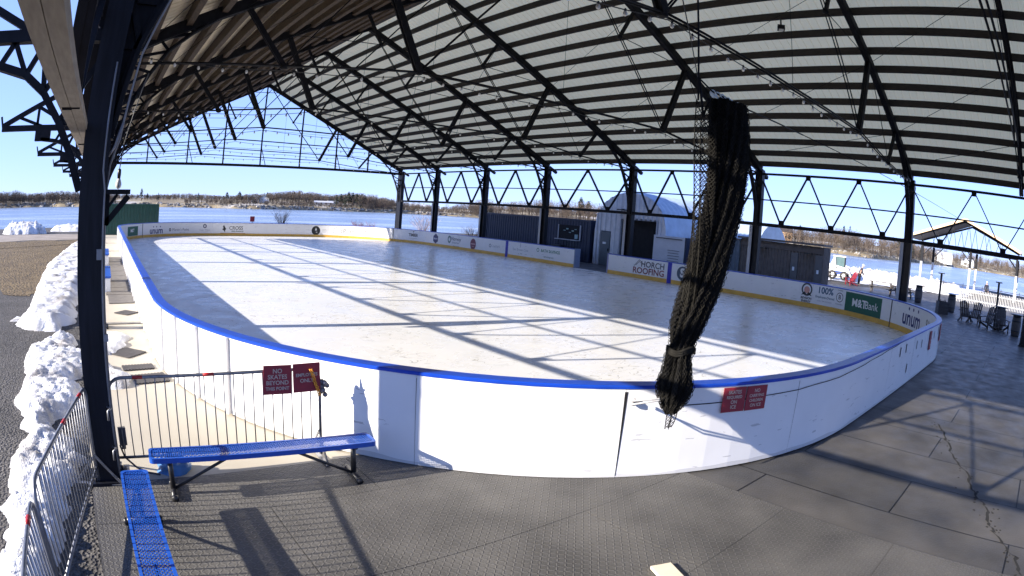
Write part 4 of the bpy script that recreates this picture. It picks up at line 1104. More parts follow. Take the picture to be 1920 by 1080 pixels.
# ---- snow
def snowbank(name, label, outline, h, seed, res=.06, m=SNOW, base=-.035, group=None, rough=.35):
    xs = [p[0] for p in outline]; ys = [p[1] for p in outline]
    x0, x1, y0, y1 = min(xs) - .2, max(xs) + .2, min(ys) - .2, max(ys) + .2
    nx, ny = int((x1 - x0) / res) + 1, int((y1 - y0) / res) + 1
    def sd(x, y):        # signed distance, positive inside
        ins = False; dm = 1e9; n_ = len(outline)
        for i in range(n_):
            ax, ay = outline[i]; bx, by = outline[(i + 1) % n_]
            if (ay > y) != (by > y) and x < (bx - ax) * (y - ay) / (by - ay) + ax: ins = not ins
            dx, dy = bx - ax, by - ay; t = max(0, min(1, ((x - ax) * dx + (y - ay) * dy) / (dx * dx + dy * dy + 1e-9)))
            dm = min(dm, math.hypot(x - ax - t * dx, y - ay - t * dy))
        return dm if ins else -dm
    b = MB(); idx = {}; vs = []
    H = {}
    for j in range(ny):
        for i in range(nx):
            x, y = x0 + i * res, y0 + j * res
            d = sd(x, y) + .16 * noise.noise((x * 2.2, y * 2.2, seed)) + .07 * noise.noise((x * 7, y * 7, seed + 5))
            wd = h * 1.1 + .05
            f = max(-.12, min(1, d / wd))
            hh = h * (math.sqrt(max(0, f)) if f > 0 else f) * (1 + rough * noise.noise((x * 1.6, y * 1.6, seed + 9)))
            if f > 0: hh += h * .28 * noise.noise((x * 5.5, y * 5.5, seed)) * min(1, f * 3) + (h * .15 * noise.noise((x * 14, y * 14, seed)) + h * .10 * noise.noise((x * 33, y * 33, seed))) * min(1, f * 4)
            H[i, j] = (x, y, base + hh, d)
    for j in range(ny - 1):
        for i in range(nx - 1):
            q = [(i, j), (i + 1, j), (i + 1, j + 1), (i, j + 1)]
            if max(H[a][3] for a in q) < -.03: continue
            f = []
            for a in q:
                if a not in idx: idx[a] = len(vs); vs.append(H[a][:3])
                f.append(idx[a])
            b.f.append(tuple(f)); b.mi.append(0); b.sm.append(True)
    b.v = vs
    return tag(b.build(name, m), label, 'snow bank', group)
G_ = 'ploughed snow banks beside the walkway'
snowbank('snow_bank', 'long ploughed snow bank beyond the near column beside the grass', [(-2.2, 36.5), (-2.6, 28), (-2.85, 21.9), (-2.5, 15), (-2.3, 11), (-2.4, 8.7), (-1.8, 8.0), (-1.1, 8.0), (-.8, 9), (-.75, 14), (-.5, 22), (-.4, 30), (-.5, 37)], .28, 1.0, .10, group=G_)
snowbank('snow_bank', 'snow bank in front of the near column spreading to the walkway edge', [(-1.0, 7.6), (-1.55, 6.2), (-1.75, 5.2), (-1.5, 4.2), (-1.6, 3.0), (-1.3, 1.7), (-1.0, 1.4), (-.6, 2.3), (-.3, 2.5), (-.35, 3.3), (-.7, 3.8), (-.25, 4.2), (-.2, 5.2), (-.5, 5.6), (-.65, 6.8)], .21, 3.0, .035, group=G_)
snowbank('snow_bank', 'nearest dirty snow bank behind the crowd barrier at left', [(-1.1, 1.5), (-1.35, .4), (-1.3, -.8), (-1.35, -2.4), (-1.3, -3.6), (-.8, -3.7), (-.72, -2.5), (-.6, -1.2), (-.5, -.3), (-.35, .5), (-.55, 1.1), (-.75, 1.4)], .20, 6.0, .035, group=G_)
snowbank('snow_patch', 'thin melting snow patch on the concrete beside the near column', [(-.2, 3.2), (.45, 3.3), (.62, 3.8), (.35, 4.2), (.3, 4.6), (.1, 4.9), (-.2, 4.9)], .12, 11.0, .04, base=-.012)
snowbank('snow_patch', 'lumpy snow patch around the second diamond mat on the walkway', [(-.2, 5.5), (.3, 5.5), (.62, 6.3), (.75, 7.0), (.4, 7.3), (-.2, 7.0)], .10, 13.0, .045, base=-.012)
snowbank('snow_patch', 'small flat scrap of snow on the gravel at far left', [(-2.7, 9.3), (-2.4, 9.2), (-2.3, 9.6), (-2.6, 9.8)], .04, 15.0, .05)
bl = snowbank('snow_pile', 'blue shaded pile of ploughed snow by the river at far left', [(-11.4, 52.3), (-10.6, 51), (-8.0, 50.6), (-6.2, 51.2), (-6.4, 53), (-9, 54.6), (-11, 54)], .95, 21.0, .13, rough=.15)
snowbank('snow_pile', 'low white snow ridge along the river edge left of the near column', [(-6, 55), (-3.5, 54), (-1, 54), (-.3, 57), (-3, 59), (-6, 58)], .5, 23.0, .2)
# loose mats on the walkway
def loosemat(label, c, sx, sy, rz, name='floor_mat'):
    b = MB(); b.box((c[0], c[1], .004), (sx, sy, .018), rz)
    nx = int(sx / .06)
    R_ = Matrix.Rotation(rz, 3, 'Z')
    for k in range(nx):
        for e in (-1, 1):
            v = R_ @ Vector((-sx / 2 + (k + .5) * sx / nx, e * (sy / 2 + .012), 0)); b.box((c[0] + v.x, c[1] + v.y, .004), (.03, .024, .018), rz)
    o = b.build(name, mat('grey_rubber_mat', (.05, .046, .046), .75, .2, 8, .003, 60)); return tag(o, label, 'floor mat', 'loose rubber mats on the walkway')
loosemat('nearest torn dark mat lying in the snow behind the crowd barrier', (.92, 3.72), .62, .50, rad(8))
loosemat('second dark mat lying just beyond the torn mat in the snow', (.75, 4.45), .62, .30, rad(5))
loosemat('single dark mat laid as a diamond on the concrete walkway', (.60, 5.55), .58, .58, rad(45))
loosemat('farther small mat laid as a diamond across the walkway', (.79, 9.9), .50, .50, rad(45))
for k in range(9):
    b = MB(); b.box((.72 if k else .78, 12.2 + k * 1.62, .004), (.98, 1.56, .018), rad(random.Random(k).uniform(-1.5, 1.5)))
    tag(b.build('floor_mat', mat('grey_runner', (.12, .11, .10), .8, .2, 5, .004, 40)), 'grey rubber runner mat in a row down the far walkway', 'floor mat', 'runner mats along the far walkway')
b = MB(); b.box((.5, 8.5, -.002), (1.35, .16, .03)); tag(b.build('cable_ramp', mat('worn_grey_strip', (.2, .19, .18), .8, .2, 6)), 'worn grey cable ramp across the concrete walkway', 'ramp')
# blue topped benches far along the walkway
def far_bench(label, y):
    t = thing('flat_bench', label, 'bench', (.2, y, 0), rad(90), 'blue topped benches on the far walkway')
    b = MB(); b.box((0, 0, .48), (3.2, .40, .05)); b.box((0, 0, .445), (3.1, .34, .03)); b.build('seat', BLUEBENCH, t)
    for s in (-1, 1):
        b = MB(); b.box((s * 1.42, 0, .21), (.14, .36, .44)); b.box((s * 1.42, 0, -.005), (.22, .42, .02)); b.build('leg', WHITEP, t)
far_bench('nearer of two blue topped benches with white legs past the column', 15.2)
far_bench('farther of two blue topped benches with white legs past the column', 23.5)
# ------------------------------------------------------------------ buildings and yard beyond the boards
def corrugated(b, p0, p1, z0_, z1_, nrm, pitch=.28, dep=.04, mi=0, top=None):
    """vertical ribbed wall from p0 to p1 (plan points); nrm points outwards; top(f) gives the upper edge"""
    p0, p1 = Vector(p0), Vector(p1); d = p1 - p0; L = d.length; n_ = max(2, int(L / pitch)); nr = Vector(nrm)
    vs = []
    for i in range(n_):
        for f, h in ((0, 0), (.35, 0), (.5, 1), (.85, 1)):
            ff = (i + f) / n_; q = p0 + d * ff + nr * dep * h
            zt = top(ff) if top else z1_
            vs += [(q.x, q.y, z0_), (q.x, q.y, max(z0_ + .01, zt))]
    q = p1; vs += [(q.x, q.y, z0_), (q.x, q.y, max(z0_ + .01, top(1) if top else z1_))]
    k = len(vs) // 2
    b.add(vs, [(2 * i, 2 * i + 2, 2 * i + 3, 2 * i + 1) for i in range(k - 1)], mi)
def container(name, label, x0, x1, y0, y1, h, m, ribs=('w', 's'), loc=(0, 0, 0)):
    t = thing(name, label, 'container', (x0, y0, 0))
    w, d = x1 - x0, y1 - y0
    b = MB()
    if 'w' in ribs: corrugated(b, (0, d), (0, 0), .12, h - .1, (-1, 0))
    if 's' in ribs: corrugated(b, (0, 0), (w, 0), .12, h - .1, (0, -1))
    b.box((w / 2, d / 2, h / 2), (w - .1, d - .1, h - .12))
    b.build('wall', m, t)
    b = MB()
    for x in (0, w):
        for y in (0, d): b.box((x, y, h / 2), (.14, .14, h))
    for z in (.07, h - .06):
        for y in (0, d): b.box((w / 2, y, z), (w - .14, .13, .13))
        for x in (0, w): b.box((x, d / 2, z), (.13, d - .14, .13))
    b.build('frame', m, t)
    b = MB(); b.box((w / 2, d / 2, h - .02), (w - .12, d - .12, .04)); b.build('roof', m, t)
    return t
nv = container('navy_container', 'long dark navy shipping container with a lit serving hatch beyond the far boards', 31.0, 33.45, 23.25, 35.1, 2.93, NAVY)
b = MB(); b.box((-.06, 2.0, 1.98), (.06, 2.1, .98)); b.build('hatch', DARKIN, nv)
b = MB(); b.box((-.10, .88, 1.98), (.05, .10, 1.05)); b.box((-.10, 3.1, 1.98), (.05, .06, 1.0)); b.box((-.25, 2.0, 1.44), (.45, 2.2, .05)); b.build('hatch_frame', LGREY, nv)
b = MB()
for k in range(5): b.box((-.10, 1.35 + .28 * k, 2.2 - .12 * (k % 3)), (.02, .2, .05 + .04 * (k % 2)))
b.box((-.10, 1.25, 1.7), (.03, .3, .3)); b.build('menu_board', mat('pale_menu', (.25, .4, .42), .5, .2, 9), nv)
b = MB(); b.box((-.45, 2.7, .5), (.5, .9, 1.0)); b.box((-.45, 1.6, .45), (.5, .7, .9)); b.build('counter', BLACKP, nv)
gc = container('green_container', 'dark green shipping container beyond the far left end of the boards', -.95, 5.2, 47.2, 49.6, 2.55, GREENC, ribs=('s',))

# arched steel hut
qh = thing('arched_hut', 'pale corrugated steel hut with an arched roof and a wide dark doorway', 'hut', (31.1, 16.75, 0))
QW = 6.2
def qtop(f):
    x = abs(f - .5) * 2; return 2.35 + 2.6 * math.sqrt(max(0, 1 - x ** 2.3))
b = MB()
def seg(f0, f1, z0_):
    corrugated(b, (0, QW * f0), (0, QW * f1), z0_, 0, (-1, 0), .36, .08, top=lambda f: qtop(f0 + (f1 - f0) * f))
seg(1, .905, 0); seg(.905, .755, 2.32); seg(.755, .615, 0); seg(.615, .13, 3.2); seg(.13, 0, 0)
b.build('front_wall', QUON, qh)
b = MB(); nseg = 22; nl = 40; vs = []
for j in range(nl + 1):
    xx = .0 + 11 * j / nl; g = .10 * (j % 2)
    prof = [(QW * i / nseg, qtop(i / nseg)) for i in range(nseg + 1)]
    prof = [(-.02, 0), (-.02, 1.2)] + prof + [(QW + .02, 1.2), (QW + .02, 0)]
    for y, z in prof: vs.append((xx, y + (g if y < QW / 2 else -g) * .3, z + g))
k = len(vs) // (nl + 1)
b.add(vs, [(j * k + i, j * k + i + 1, (j + 1) * k + i + 1, (j + 1) * k + i) for j in range(nl) for i in range(k - 1)])
b.build('arched_roof', mat('blue_grey_roof_steel', (.30, .38, .48), .45, .12, 2, metal=.2), qh)
b = MB(); b.box((.25, QW * .3725, 1.6), (.04, QW * .485, 3.2)); b.box((5.5, QW / 2, .02), (10.8, QW - .1, .02)); b.box((.12, QW * .83, 1.15), (.03, QW * .15, 2.3)); b.build('dark_doorway', DARKIN, qh)
b = MB(); b.box((-.03, QW * .13 - .04, 1.62), (.1, .09, 3.24)); b.box((-.03, QW * .615 + .04, 1.62), (.1, .09, 3.24)); b.box((-.03, QW * .3725, 3.25), (.1, QW * .485, .1)); b.build('door_frame', LGREY, qh)
b = MB(); b.box((.02, QW * .60 - .25, 1.6), (.05, .5, 3.15)); b.build('sliding_door', BLACKP, qh)
dr = MB(); dr.box((-.02, QW * .83, 1.14), (.05, QW * .14, 2.27)); dd = dr.build('door', DOORG, qh)
b = MB(); b.box((-.06, QW * .83 + .02, 1.5), (.02, .3, .14)); b.build('door_notice', WHITEP, dd)
b = MB(); b.box((-.07, QW * .775, 1.05), (.06, .05, .2)); b.build('handle', BLACKP, dd)
b = MB(); b.box((-.3, 3.6, 3.8), (.45, .5, .07)); b.tube([(0, 3.6, 3.85), (-.25, 3.6, 3.83)], .03, 6); b.build('wall_lamp', BLACKP, qh)
hp = thing('display_cabinet', 'grey-white cabinet panel with a slotted top standing by the dark hut doorway', 'cabinet', (30.6, 14.95, 0))
b = MB(); b.box((.3, 1.2, 1.2), (.6, 2.4, 2.4)); b.build('panel', CABW, hp)
b = MB(); b.box((-.015, 1.2, 2.25), (.03, 2.0, .05)); b.box((-.02, .7, .55), (.02, .25, .18)); b.build('slot', BLACKP, hp)
b = MB()
for k in range(5): b.box((-.01, .8, 1.55 - k * .16), (.012, .9 - .1 * (k % 2), .03))
b.build('faint_print', GREYM, hp)
b = MB(); b.box((.3, -.07, 1.2), (.62, .12, 2.4)); b.build('blue_edge', NAVY, hp)
q2 = thing('arched_hut', 'smaller arched corrugated hut peeping over the dark shed behind the net', 'hut', (36.6, 13.2, 0))
b = MB(); vs = []; nl = 22
for j in range(nl + 1):
    yy = 4.2 * j / nl
    for i in range(15):
        a = math.pi * i / 14; g = .06 * (j % 2); vs.append((2.6 - (2.6 + g) * math.cos(a), yy, 1.3 + (2.6 + g) * math.sin(a)))
b.add(vs, [(j * 15 + i, j * 15 + i + 1, (j + 1) * 15 + i + 1, (j + 1) * 15 + i) for j in range(nl) for i in range(14)])
b.add([vs[i] for i in range(15)], [tuple(range(15))]); b.box((2.6, 2.1, .65), (5.15, 4.1, 1.3)); b.build('arched_roof', mat('bluish_corrugated_steel', (.42, .5, .58), .4, .1, 3, metal=.3), q2)
sd = thing('ribbed_shed', 'low dark brown ribbed shed with two flush doors beyond the right boards', 'shed', (34.0, 7.02, 0))
b = MB(); corrugated(b, (0, 5.9), (0, 0), 0, 2.75, (-1, 0), .22, .04); corrugated(b, (0, 0), (1.0, 0), 0, 2.75, (0, -1), .22, .04); b.box((.5, 2.95, 1.37), (.95, 5.85, 2.72)); b.build('wall', SHED, sd)
b = MB(); b.bar((.4, -.08, 2.86), (.4, 6.0, 2.80), 1.5, .12); b.build('roof', SHED, sd)
b = MB(); b.box((-.06, 2.95, 2.52), (.04, 5.9, .36)); b.build('fascia', SHED, sd)
for y in (.3, 1.97):
    d_ = MB(); d_.box((-.06, y, 1.12), (.05, .48, 2.25)); dd = d_.build('door', mat('taupe_door', (.12, .11, .10), .5, .1, 4), sd)
    b = MB(); b.box((-.1, y + .02, 1.3), (.02, .14, .22)); b.build('notice', WHITEP, dd)
for y in (1.0, 4.2):
    b = MB(); b.box((-.22, y, 2.3), (.32, .5, .06)); b.build('wall_lamp', BLACKP, sd)
sg_ = thing('ribbed_container', 'grey ribbed steel container between the net and the dark shed', 'container', (33.9, 12.95, 0))
b = MB(); corrugated(b, (0, 1.9), (0, 0), 0, 2.6, (-1, 0), .24, .045); b.box((1.2, .95, 1.3), (2.38, 1.88, 2.58)); b.build('wall', SHEDG, sg_)
b = MB(); b.box((1.2, .95, 2.65), (2.6, 2.1, .08)); b.build('roof', SHED, sg_)

# ---- people
def person(label, loc, rz, arms=((.28, .05, .85), (-.26, .22, .78)), lean=.12, m1=CLOTH1, m2=CLOTH2, cap=True, h=1.0):
    t = thing('person', label, 'person', loc, rz)
    def skin_obj(name, verts, edges, radii, m, par, root=0):
        me = bpy.data.meshes.new(name); me.from_pydata(verts, edges, [])
        o = bpy.data.objects.new(name, me); COL.objects.link(o)
        sk = o.modifiers.new('s', 'SKIN'); su = o.modifiers.new('u', 'SUBSURF'); su.levels = su.render_levels = 2
        for i, r in enumerate(radii): me.skin_vertices[0].data[i].radius = (r, r) if isinstance(r, float) else r
        me.skin_vertices[0].data[root].use_root = True
        m2_ = bpy.data.meshes.new_from_object(o.evaluated_get(bpy.context.evaluated_depsgraph_get()))
        m2_.materials.clear(); m2_.materials.append(m)
        for p in m2_.polygons: p.use_smooth = True
        bpy.data.objects.remove(o)
        o = bpy.data.objects.new(name, m2_); COL.objects.link(o); o.parent = par; return o
    L = lean
    hip = (0, 0, .92); sh = (0, L, 1.40)
    V = [hip, (0, L * .5, 1.15), sh, (0, L * 1.15, 1.50), (0, L * 1.45, 1.60), (0, L * 1.5, 1.70),
         (.10, 0, .88), (.11, .05, .50), (.11, .0, .09), (.12, .14, .04), (-.10, 0, .88), (-.12, -.04, .50), (-.13, -.08, .09), (-.13, .06, .04),
         (.19, L, 1.38), tuple((a + c) / 2 + d for a, c, d in zip((.19, L, 1.38), arms[0], (.05, -.05, -.03))), arms[0], tuple(a + d for a, d in zip(arms[0], (0, .04, -.09))),
         (-.19, L, 1.38), tuple((a + c) / 2 + d for a, c, d in zip((-.19, L, 1.38), arms[1], (-.05, -.05, -.03))), arms[1], tuple(a + d for a, d in zip(arms[1], (0, .04, -.09)))]
    E_ = [(0, 1), (1, 2), (2, 3), (3, 4), (4, 5), (0, 6), (6, 7), (7, 8), (8, 9), (0, 10), (10, 11), (11, 12), (12, 13), (2, 14), (14, 15), (15, 16), (16, 17), (2, 18), (18, 19), (19, 20), (20, 21)]
    R_ = [.13, .13, .15, .055, .095, .085, .085, .06, .045, .04, .085, .06, .045, .04, .065, .045, .035, .035, .065, .045, .035, .035]
    skin_obj('body', V, E_, R_, SKIN, t)
    skin_obj('jacket', [V[0], V[1], V[2], V[14], V[15], V[16], V[18], V[19], V[20], (0, L * 1.08, 1.45)], [(0, 1), (1, 2), (2, 3), (3, 4), (4, 5), (2, 6), (6, 7), (7, 8), (2, 9)], [.175, .17, .18, .09, .065, .055, .09, .065, .055, .08], m1, t)
    skin_obj('trousers', [V[0], V[6], V[7], V[8], V[10], V[11], V[12]], [(0, 1), (1, 2), (2, 3), (0, 4), (4, 5), (5, 6)], [.15, .105, .08, .062, .105, .08, .062], m2, t)
    if cap:
        b = MB(); c = Vector((0, L * 1.5, 1.66)); b.lathe(c, [(.108, .0), (.108, .05), (.085, .105), (.03, .13)], 12); b.box(c + Vector((0, .13, .01)), (.15, .10, .015)); b.build('cap', WHITEP, t)
    b = MB(); b.box((0, L * 1.45 + .10, 1.60), (.03, .04, .05)); b.build('nose', SKIN, t)
    t.scale = (h, h, h)
    return t
person('person in a dark jacket and white cap leaning over a dark table', (49.7, 9.6, -.01), rad(200), arms=((.24, .34, .92), (-.22, .40, .90)), lean=.16, h=1.0)
person('distant person in a dark jacket and white cap behind the white picket fence', (65.95, -1.2, -.12), rad(95), lean=.05, h=.97)

# ---- compact loader
ld = thing('compact_loader', 'white and blue compact loader with a glazed cab parked beside the dark shed', 'loader', (53.6, 13.0, .02), rad(-75))
# local x forwards
b = MB(); b.box((-.1, 0, .75), (1.9, .95, .55)); b.prism([(-1.05, -.45, .6), (-1.05, .45, .6), (-1.05, .45, 1.35), (-1.05, -.45, 1.35)], (.45, 0, 0)); b.build('body', WHITEP, ld)
b = MB(); b.box((-.1, 0, .62), (1.5, 1.02, .3)); b.build('side_panel', LBLUE, ld)
b = MB(); b.prism([(-1.0, -.62, 1.0), (-.55, -.62, 2.0), (-.42, -.62, 2.0), (-.3, -.62, 1.0)], (0, .14, 0)); b.prism([(-1.0, .48, 1.0), (-.55, .48, 2.0), (-.42, .48, 2.0), (-.3, .48, 1.0)], (0, .14, 0)); b.box((-.05, 0, 2.08), (1.25, 1.1, .1)); b.box((-.75, 0, 1.15), (.55, .95, .35)); b.build('white_hood', WHITEP, ld)
cb = MB(); cb.box((.0, 0, 1.55), (.95, .92, .95)); cbo = cb.build('cab_glass', GLASSD, ld)
b = MB()
for x in (-.5, .5):
    for y in (-.48, .48): b.box((x, y, 1.55), (.06, .06, 1.05))
b.build('cab_pillar', BLACKP, cbo)
for x in (-.62, .55):
    for y in (-.6, .6):
        b = MB()
        b.v, b.f = [], []
        for r, yy in ((.22, -.11), (.38, -.11), (.40, -.06), (.40, .06), (.38, .11), (.22, .11)):
            pass
        prof = [(.22, -.12), (.37, -.12), (.40, -.07), (.40, .07), (.37, .12), (.22, .12)]
        n_ = 16; vs = []
        for r, yy in prof:
            for k in range(n_): vs.append((x + r * math.cos(k * math.tau / n_), y + yy, .40 + r * math.sin(k * math.tau / n_)))
        b.add(vs, [(j * n_ + k, j * n_ + (k + 1) % n_, (j + 1) * n_ + (k + 1) % n_, (j + 1) * n_ + k) for j in range(5) for k in range(n_)], 0, True)
        w = b.build('wheel', TYRE, ld)
        b = MB(); vs = [(x + .23 * math.cos(k * math.tau / n_), y + e * .10, .40 + .23 * math.sin(k * math.tau / n_)) for e in (-1, 1) for k in range(n_)]
        b.add(vs, [tuple(range(n_ - 1, -1, -1)), tuple(range(n_, 2 * n_))] + [(k, (k + 1) % n_, n_ + (k + 1) % n_, n_ + k) for k in range(n_)]); b.build('rim', WHITEP, w)
for y in (-.58, .58):
    b = MB(); b.bar((-.95, y, 1.3), (.9, y, 1.0), .1, .14); b.bar((.9, y, 1.0), (1.25, y, .35), .1, .12); b.build('lift_arm', WHITEP if y < 0 else LBLUE, ld)
b = MB(); b.prism([(1.2, -.8, .1), (1.75, -.8, .06), (1.3, -.8, .6)], (0, 1.6, 0)); b.build('bucket', BLACKP, ld)

# ---- yard furniture
def picnic(label, loc, rz, L=1.9):
    t = thing('picnic_table', label, 'picnic table', loc, rz, 'dark picnic tables beyond the right boards')
    b = MB()
    for k in range(5): b.box((0, -.3 + k * .15, .74), (L, .135, .04))
    b.build('table_top', TIMBERD, t)
    for s in (-1, 1):
        b = MB(); b.box((0, s * .68, .44), (L, .26, .04)); b.build('bench_seat', TIMBERD, t)
        b = MB(); x = s * (L / 2 - .3); b.bar((x, -.25, .72), (x, -.62, .0), .05, .09, up=(1, 0, 0)); b.bar((x, .25, .72), (x, .62, .0), .05, .09, up=(1, 0, 0)); b.box((x + .05, 0, .40), (.04, 1.6, .09)); b.box((x + .05, 0, .68), (.04, .7, .08)); b.build('leg_frame', TIMBERD, t)
    return t
picnic('dark picnic table nearest the right boards with crossed legs', (45.6, 6.3, 0), rad(100), 2.2)
picnic('second dark picnic table between the person and the loader', (50.6, 12.0, 0), rad(95), 2.2)
picnic('picnic table half hidden behind the first one beside the steel column', (43.2, 4.0, 0), rad(80), 1.9)
def barrel(label, loc, h=.95, top=.42, snowtop=False):
    t = thing('barrel_table', label, 'barrel table', loc, 0, 'barrel tables on the deck')
    r = .29
    b = MB(); b.lathe((0, 0, 0), [(r * .82, 0), (r * .95, h * .22), (r, h * .5), (r * .95, h * .78), (r * .82, h)], 18); bo = b.build('barrel', BARREL, t)
    for z, rr_ in ((.06, .855), (.27, .985), (.73, .985), (.94, .855)):
        b = MB(); b.lathe((0, 0, h * z - .03), [(r * rr_, 0), (r * rr_ + .012, .0), (r * rr_ + .012, .05), (r * rr_, .05)], 18); b.build('hoop', BLACKP, bo)
    b = MB(); b.lathe((0, 0, h), [(top, 0), (top, .035)], 20); b.build('table_top', BLACKP if not snowtop else WHITEP, t)
    return t
barrel('dark barrel table beside the steel column in front of the snow bank', (41.3, 2.15, 0), 1.1)
barrel('barrel table with a snow covered white top by the picket fence', (38.0, -.95, 0), 1.08, .5, True)
barrel('dark barrel table with a post rising beside it among the slatted chairs', (32.6, -4.85, 0), 1.1)
barrel('nearest barrel table at the right edge of the view', (30.7, -5.95, 0), .98)
def lamp_post(label, loc, h):
    t = thing('deck_post', label, 'post', loc, 0, 'dark capped posts on the deck')
    b = MB(); b.box((0, 0, h / 2), (.13, .13, h)); b.box((0, 0, .02), (.3, .3, .05)); b.build('post', BLACKP, t)
    b = MB(); b.box((0, 0, h + .02), (.42, .42, .05)); b.build('cap', BLACKP, t)
lamp_post('dark square capped post rising beside the planter crate', (36.0, -.35, 0), 2.2)
lamp_post('dark square capped post rising behind the barrel table at right', (33.1, -4.5, 0), 2.27)
def adirondack(label, loc, rz, m=TIMBERD, grp='slatted garden chairs on the deck'):
    t = thing('garden_chair', label, 'chair', loc, rz, grp)
    b = MB(); b.bar((0, .30, .36), (0, -.30, .26), .54, .03); b.build('seat', m, t)
    b = MB()
    for k in range(5):
        x = -.22 + k * .11; hh = .78 + (.1 - abs(k - 2) * .04); b.bar((x, -.22, .26), (x * 1.15, -.58, hh + .22), .09, .02, up=(0, 1, 0))
    b.bar((-.28, -.42, .7), (.28, -.42, .7), .03, .06); b.build('backrest', m, t)
    for s in (-1, 1):
        b = MB(); b.box((s * .33, 0, .56), (.12, .72, .03)); b.build('arm', m, t)
        b = MB(); b.box((s * .30, .28, .28), (.05, .09, .56)); b.build('leg', m, t)
        b = MB(); b.bar((s * .27, .3, .30), (s * .27, -.62, .02), .05, .09); b.build('leg', m, t)
adirondack('dark slatted garden chair nearest the end of the boards', (33.6, -2.55, 0), rad(-100))
adirondack('dark slatted garden chair with its back to the picket fence', (33.1, -3.2, 0), rad(80))
adirondack('dark slatted garden chair beside the post on the right', (31.6, -4.1, 0), rad(60))
adirondack('dark slatted garden chair pulled up to the barrel table on the right', (31.6, -5.1, 0), rad(110))
adirondack('bright red garden chair standing beside the person in the dark jacket', (48.3, 9.95, 0), rad(60), REDP)
t = thing('planter_crate', 'dark slatted planter crate on the deck behind the end of the boards', 'planter', (35.2, -.75, 0), rad(20))
b = MB()
for k in range(4): b.box((0, -.32, .12 + k * .17), (1.1, .03, .15)); b.box((0, .32, .12 + k * .17), (1.1, .03, .15)); b.box((-.54, 0, .12 + k * .17), (.03, .6, .15)); b.box((.54, 0, .12 + k * .17), (.03, .6, .15))
b.build('slats', TIMBERD, t)
b = MB(); rr = random.Random(2)
for k in range(60): x, y = rr.uniform(-.48, .48), rr.uniform(-.26, .26); b.tube([(x, y, .6), (x + rr.uniform(-.06, .06), y + rr.uniform(-.06, .06), .72 + rr.uniform(0, .16))], .006, 3)
b.build('stems', TWIG2, t)
# white picket fence
def fence(label, A, B, h, pitch, m):
    A, B = Vector((*A, 0)), Vector((*B, 0)); d = B - A; L = d.length
    t = thing('picket_fence', label, 'fence', A, math.atan2(d.y, d.x))
    b = MB()
    for z in (h * .25, h * .82): b.box((L / 2, 0, z), (L, .04, .08))
    b.build('rail', m, t)
    b = MB()
    for k in range(int(L / pitch)): b.box((k * pitch, .035, h / 2), (.055, .022, h * (1 if k % 12 else 1.08)))
    b.build('pickets', m, t)
fence('white picket fence across the far edge of the deck', (50.4, 1.0), (49.7, -8.0), 1.08, .16, PICKET)
t = thing('river_railing', 'dark metal railing along the river edge behind the white fence', 'railing', (59.3, 3.7, 0), math.atan2(-12, .8))
b = MB()
for z in (1.05, .55, .18): b.tube([(0, 0, z), (14, 0, z)], .03, 6)
b.build('rail', BLACKP, t)
for k in range(7):
    b = MB(); b.tube([(k * 2.2 + .5, 0, 0), (k * 2.2 + .5, 0, 1.22)], .035, 6); b.build('post', BLACKP, t)
b = MB()
# small open timber shelter
sh = thing('timber_shelter', 'small open gabled shelter with pale fascia and grey posts by the river', 'shelter', (65.5, 2.07, 0))
ap, ev = 7.65, 5.1; hw = 7.35
b = MB()
for s in (-1, 1):
    b.add([(0, 0, ap), (9, 0, ap), (9, s * hw, ev), (0, s * hw, ev), (0, 0, ap - .12), (9, 0, ap - .12), (9, s * hw, ev - .12), (0, s * hw, ev - .12)], [(0, 1, 2, 3), (7, 6, 5, 4), (0, 3, 7, 4), (2, 1, 5, 6), (3, 2, 6, 7)])
b.build('roof', TIMBERD, sh)
b = MB()
for s in (-1, 1): b.bar((-.04, 0, ap - .12), (-.04, s * hw, ev - .12), .05, .26)
b.build('fascia', TIMBERL, sh)
for xx in (.5, 8.3):
    b = MB(); b.bar((xx, -6.9, 4.45), (xx, 6.9, 4.45), .14, .14)
    for s in (-1, 1): b.bar((xx, 0, ap - .35), (xx, s * 7.0, ev - .1), .14, .2)
    for k in range(-6, 7):
        y = k * 1.0; zt = ap - .4 - abs(y) * (ap - ev) / hw
        if abs(k) < 6: b.bar((xx, y, 4.45), (xx, y + (.5 if k % 2 else -.5), zt), .06, .06, up=(1, 0, 0))
    b.build('truss', STEEL, sh)
for xx in (.5, 8.3):
    for y in (-6.9, -.9, 5.2):
        b = MB(); b.box((xx, y, 2.1), (.26, .26, 4.3)); po = b.build('post', LGREY, sh)
        b = MB(); b.box((xx, y, 3.5), (.3, .3, 1.7)); b.bar((xx, y, 3.2), (xx, y + (1.3 if y < 0 else -1.3), 4.4), .1, .1); b.build('post_brace', STEEL, po)
# snow on the river side of the yard
o = sheet('snow_field', jag([(56, 4.5), (60.5, 3.6), (63, 1), (88, 0), (88, 36), (60, 52), (44, 40), (50, 14)], .9, .6, 2), .012, SNOW)
snowbank('snow_bank', 'broad bright snow bank along the river beyond the picnic tables', [(57, 17.5), (58, 8), (58.5, 1.2), (61, .6), (64, 4), (65, 12), (63, 19)], .95, 31.0, .25)
snowbank('snow_pile', 'small snow pile at the foot of the right steel column', [(43.5, 2.9), (44.6, 2.7), (44.9, 3.6), (43.8, 3.7)], .35, 33.0, .1)
# small maroon notice on a post beyond the far boards
t = thing('notice_post', 'small maroon notice on a short post beyond the far end of the boards', 'sign', (13.95, 46.4, 0))
b = MB(); b.box((0, 0, .6), (.05, .05, 1.2)); b.build('post', STEEL, t)
b = MB(); b.box((0, -.03, 1.42), (.42, .02, .46)); b.build('sign_plate', RED, t)
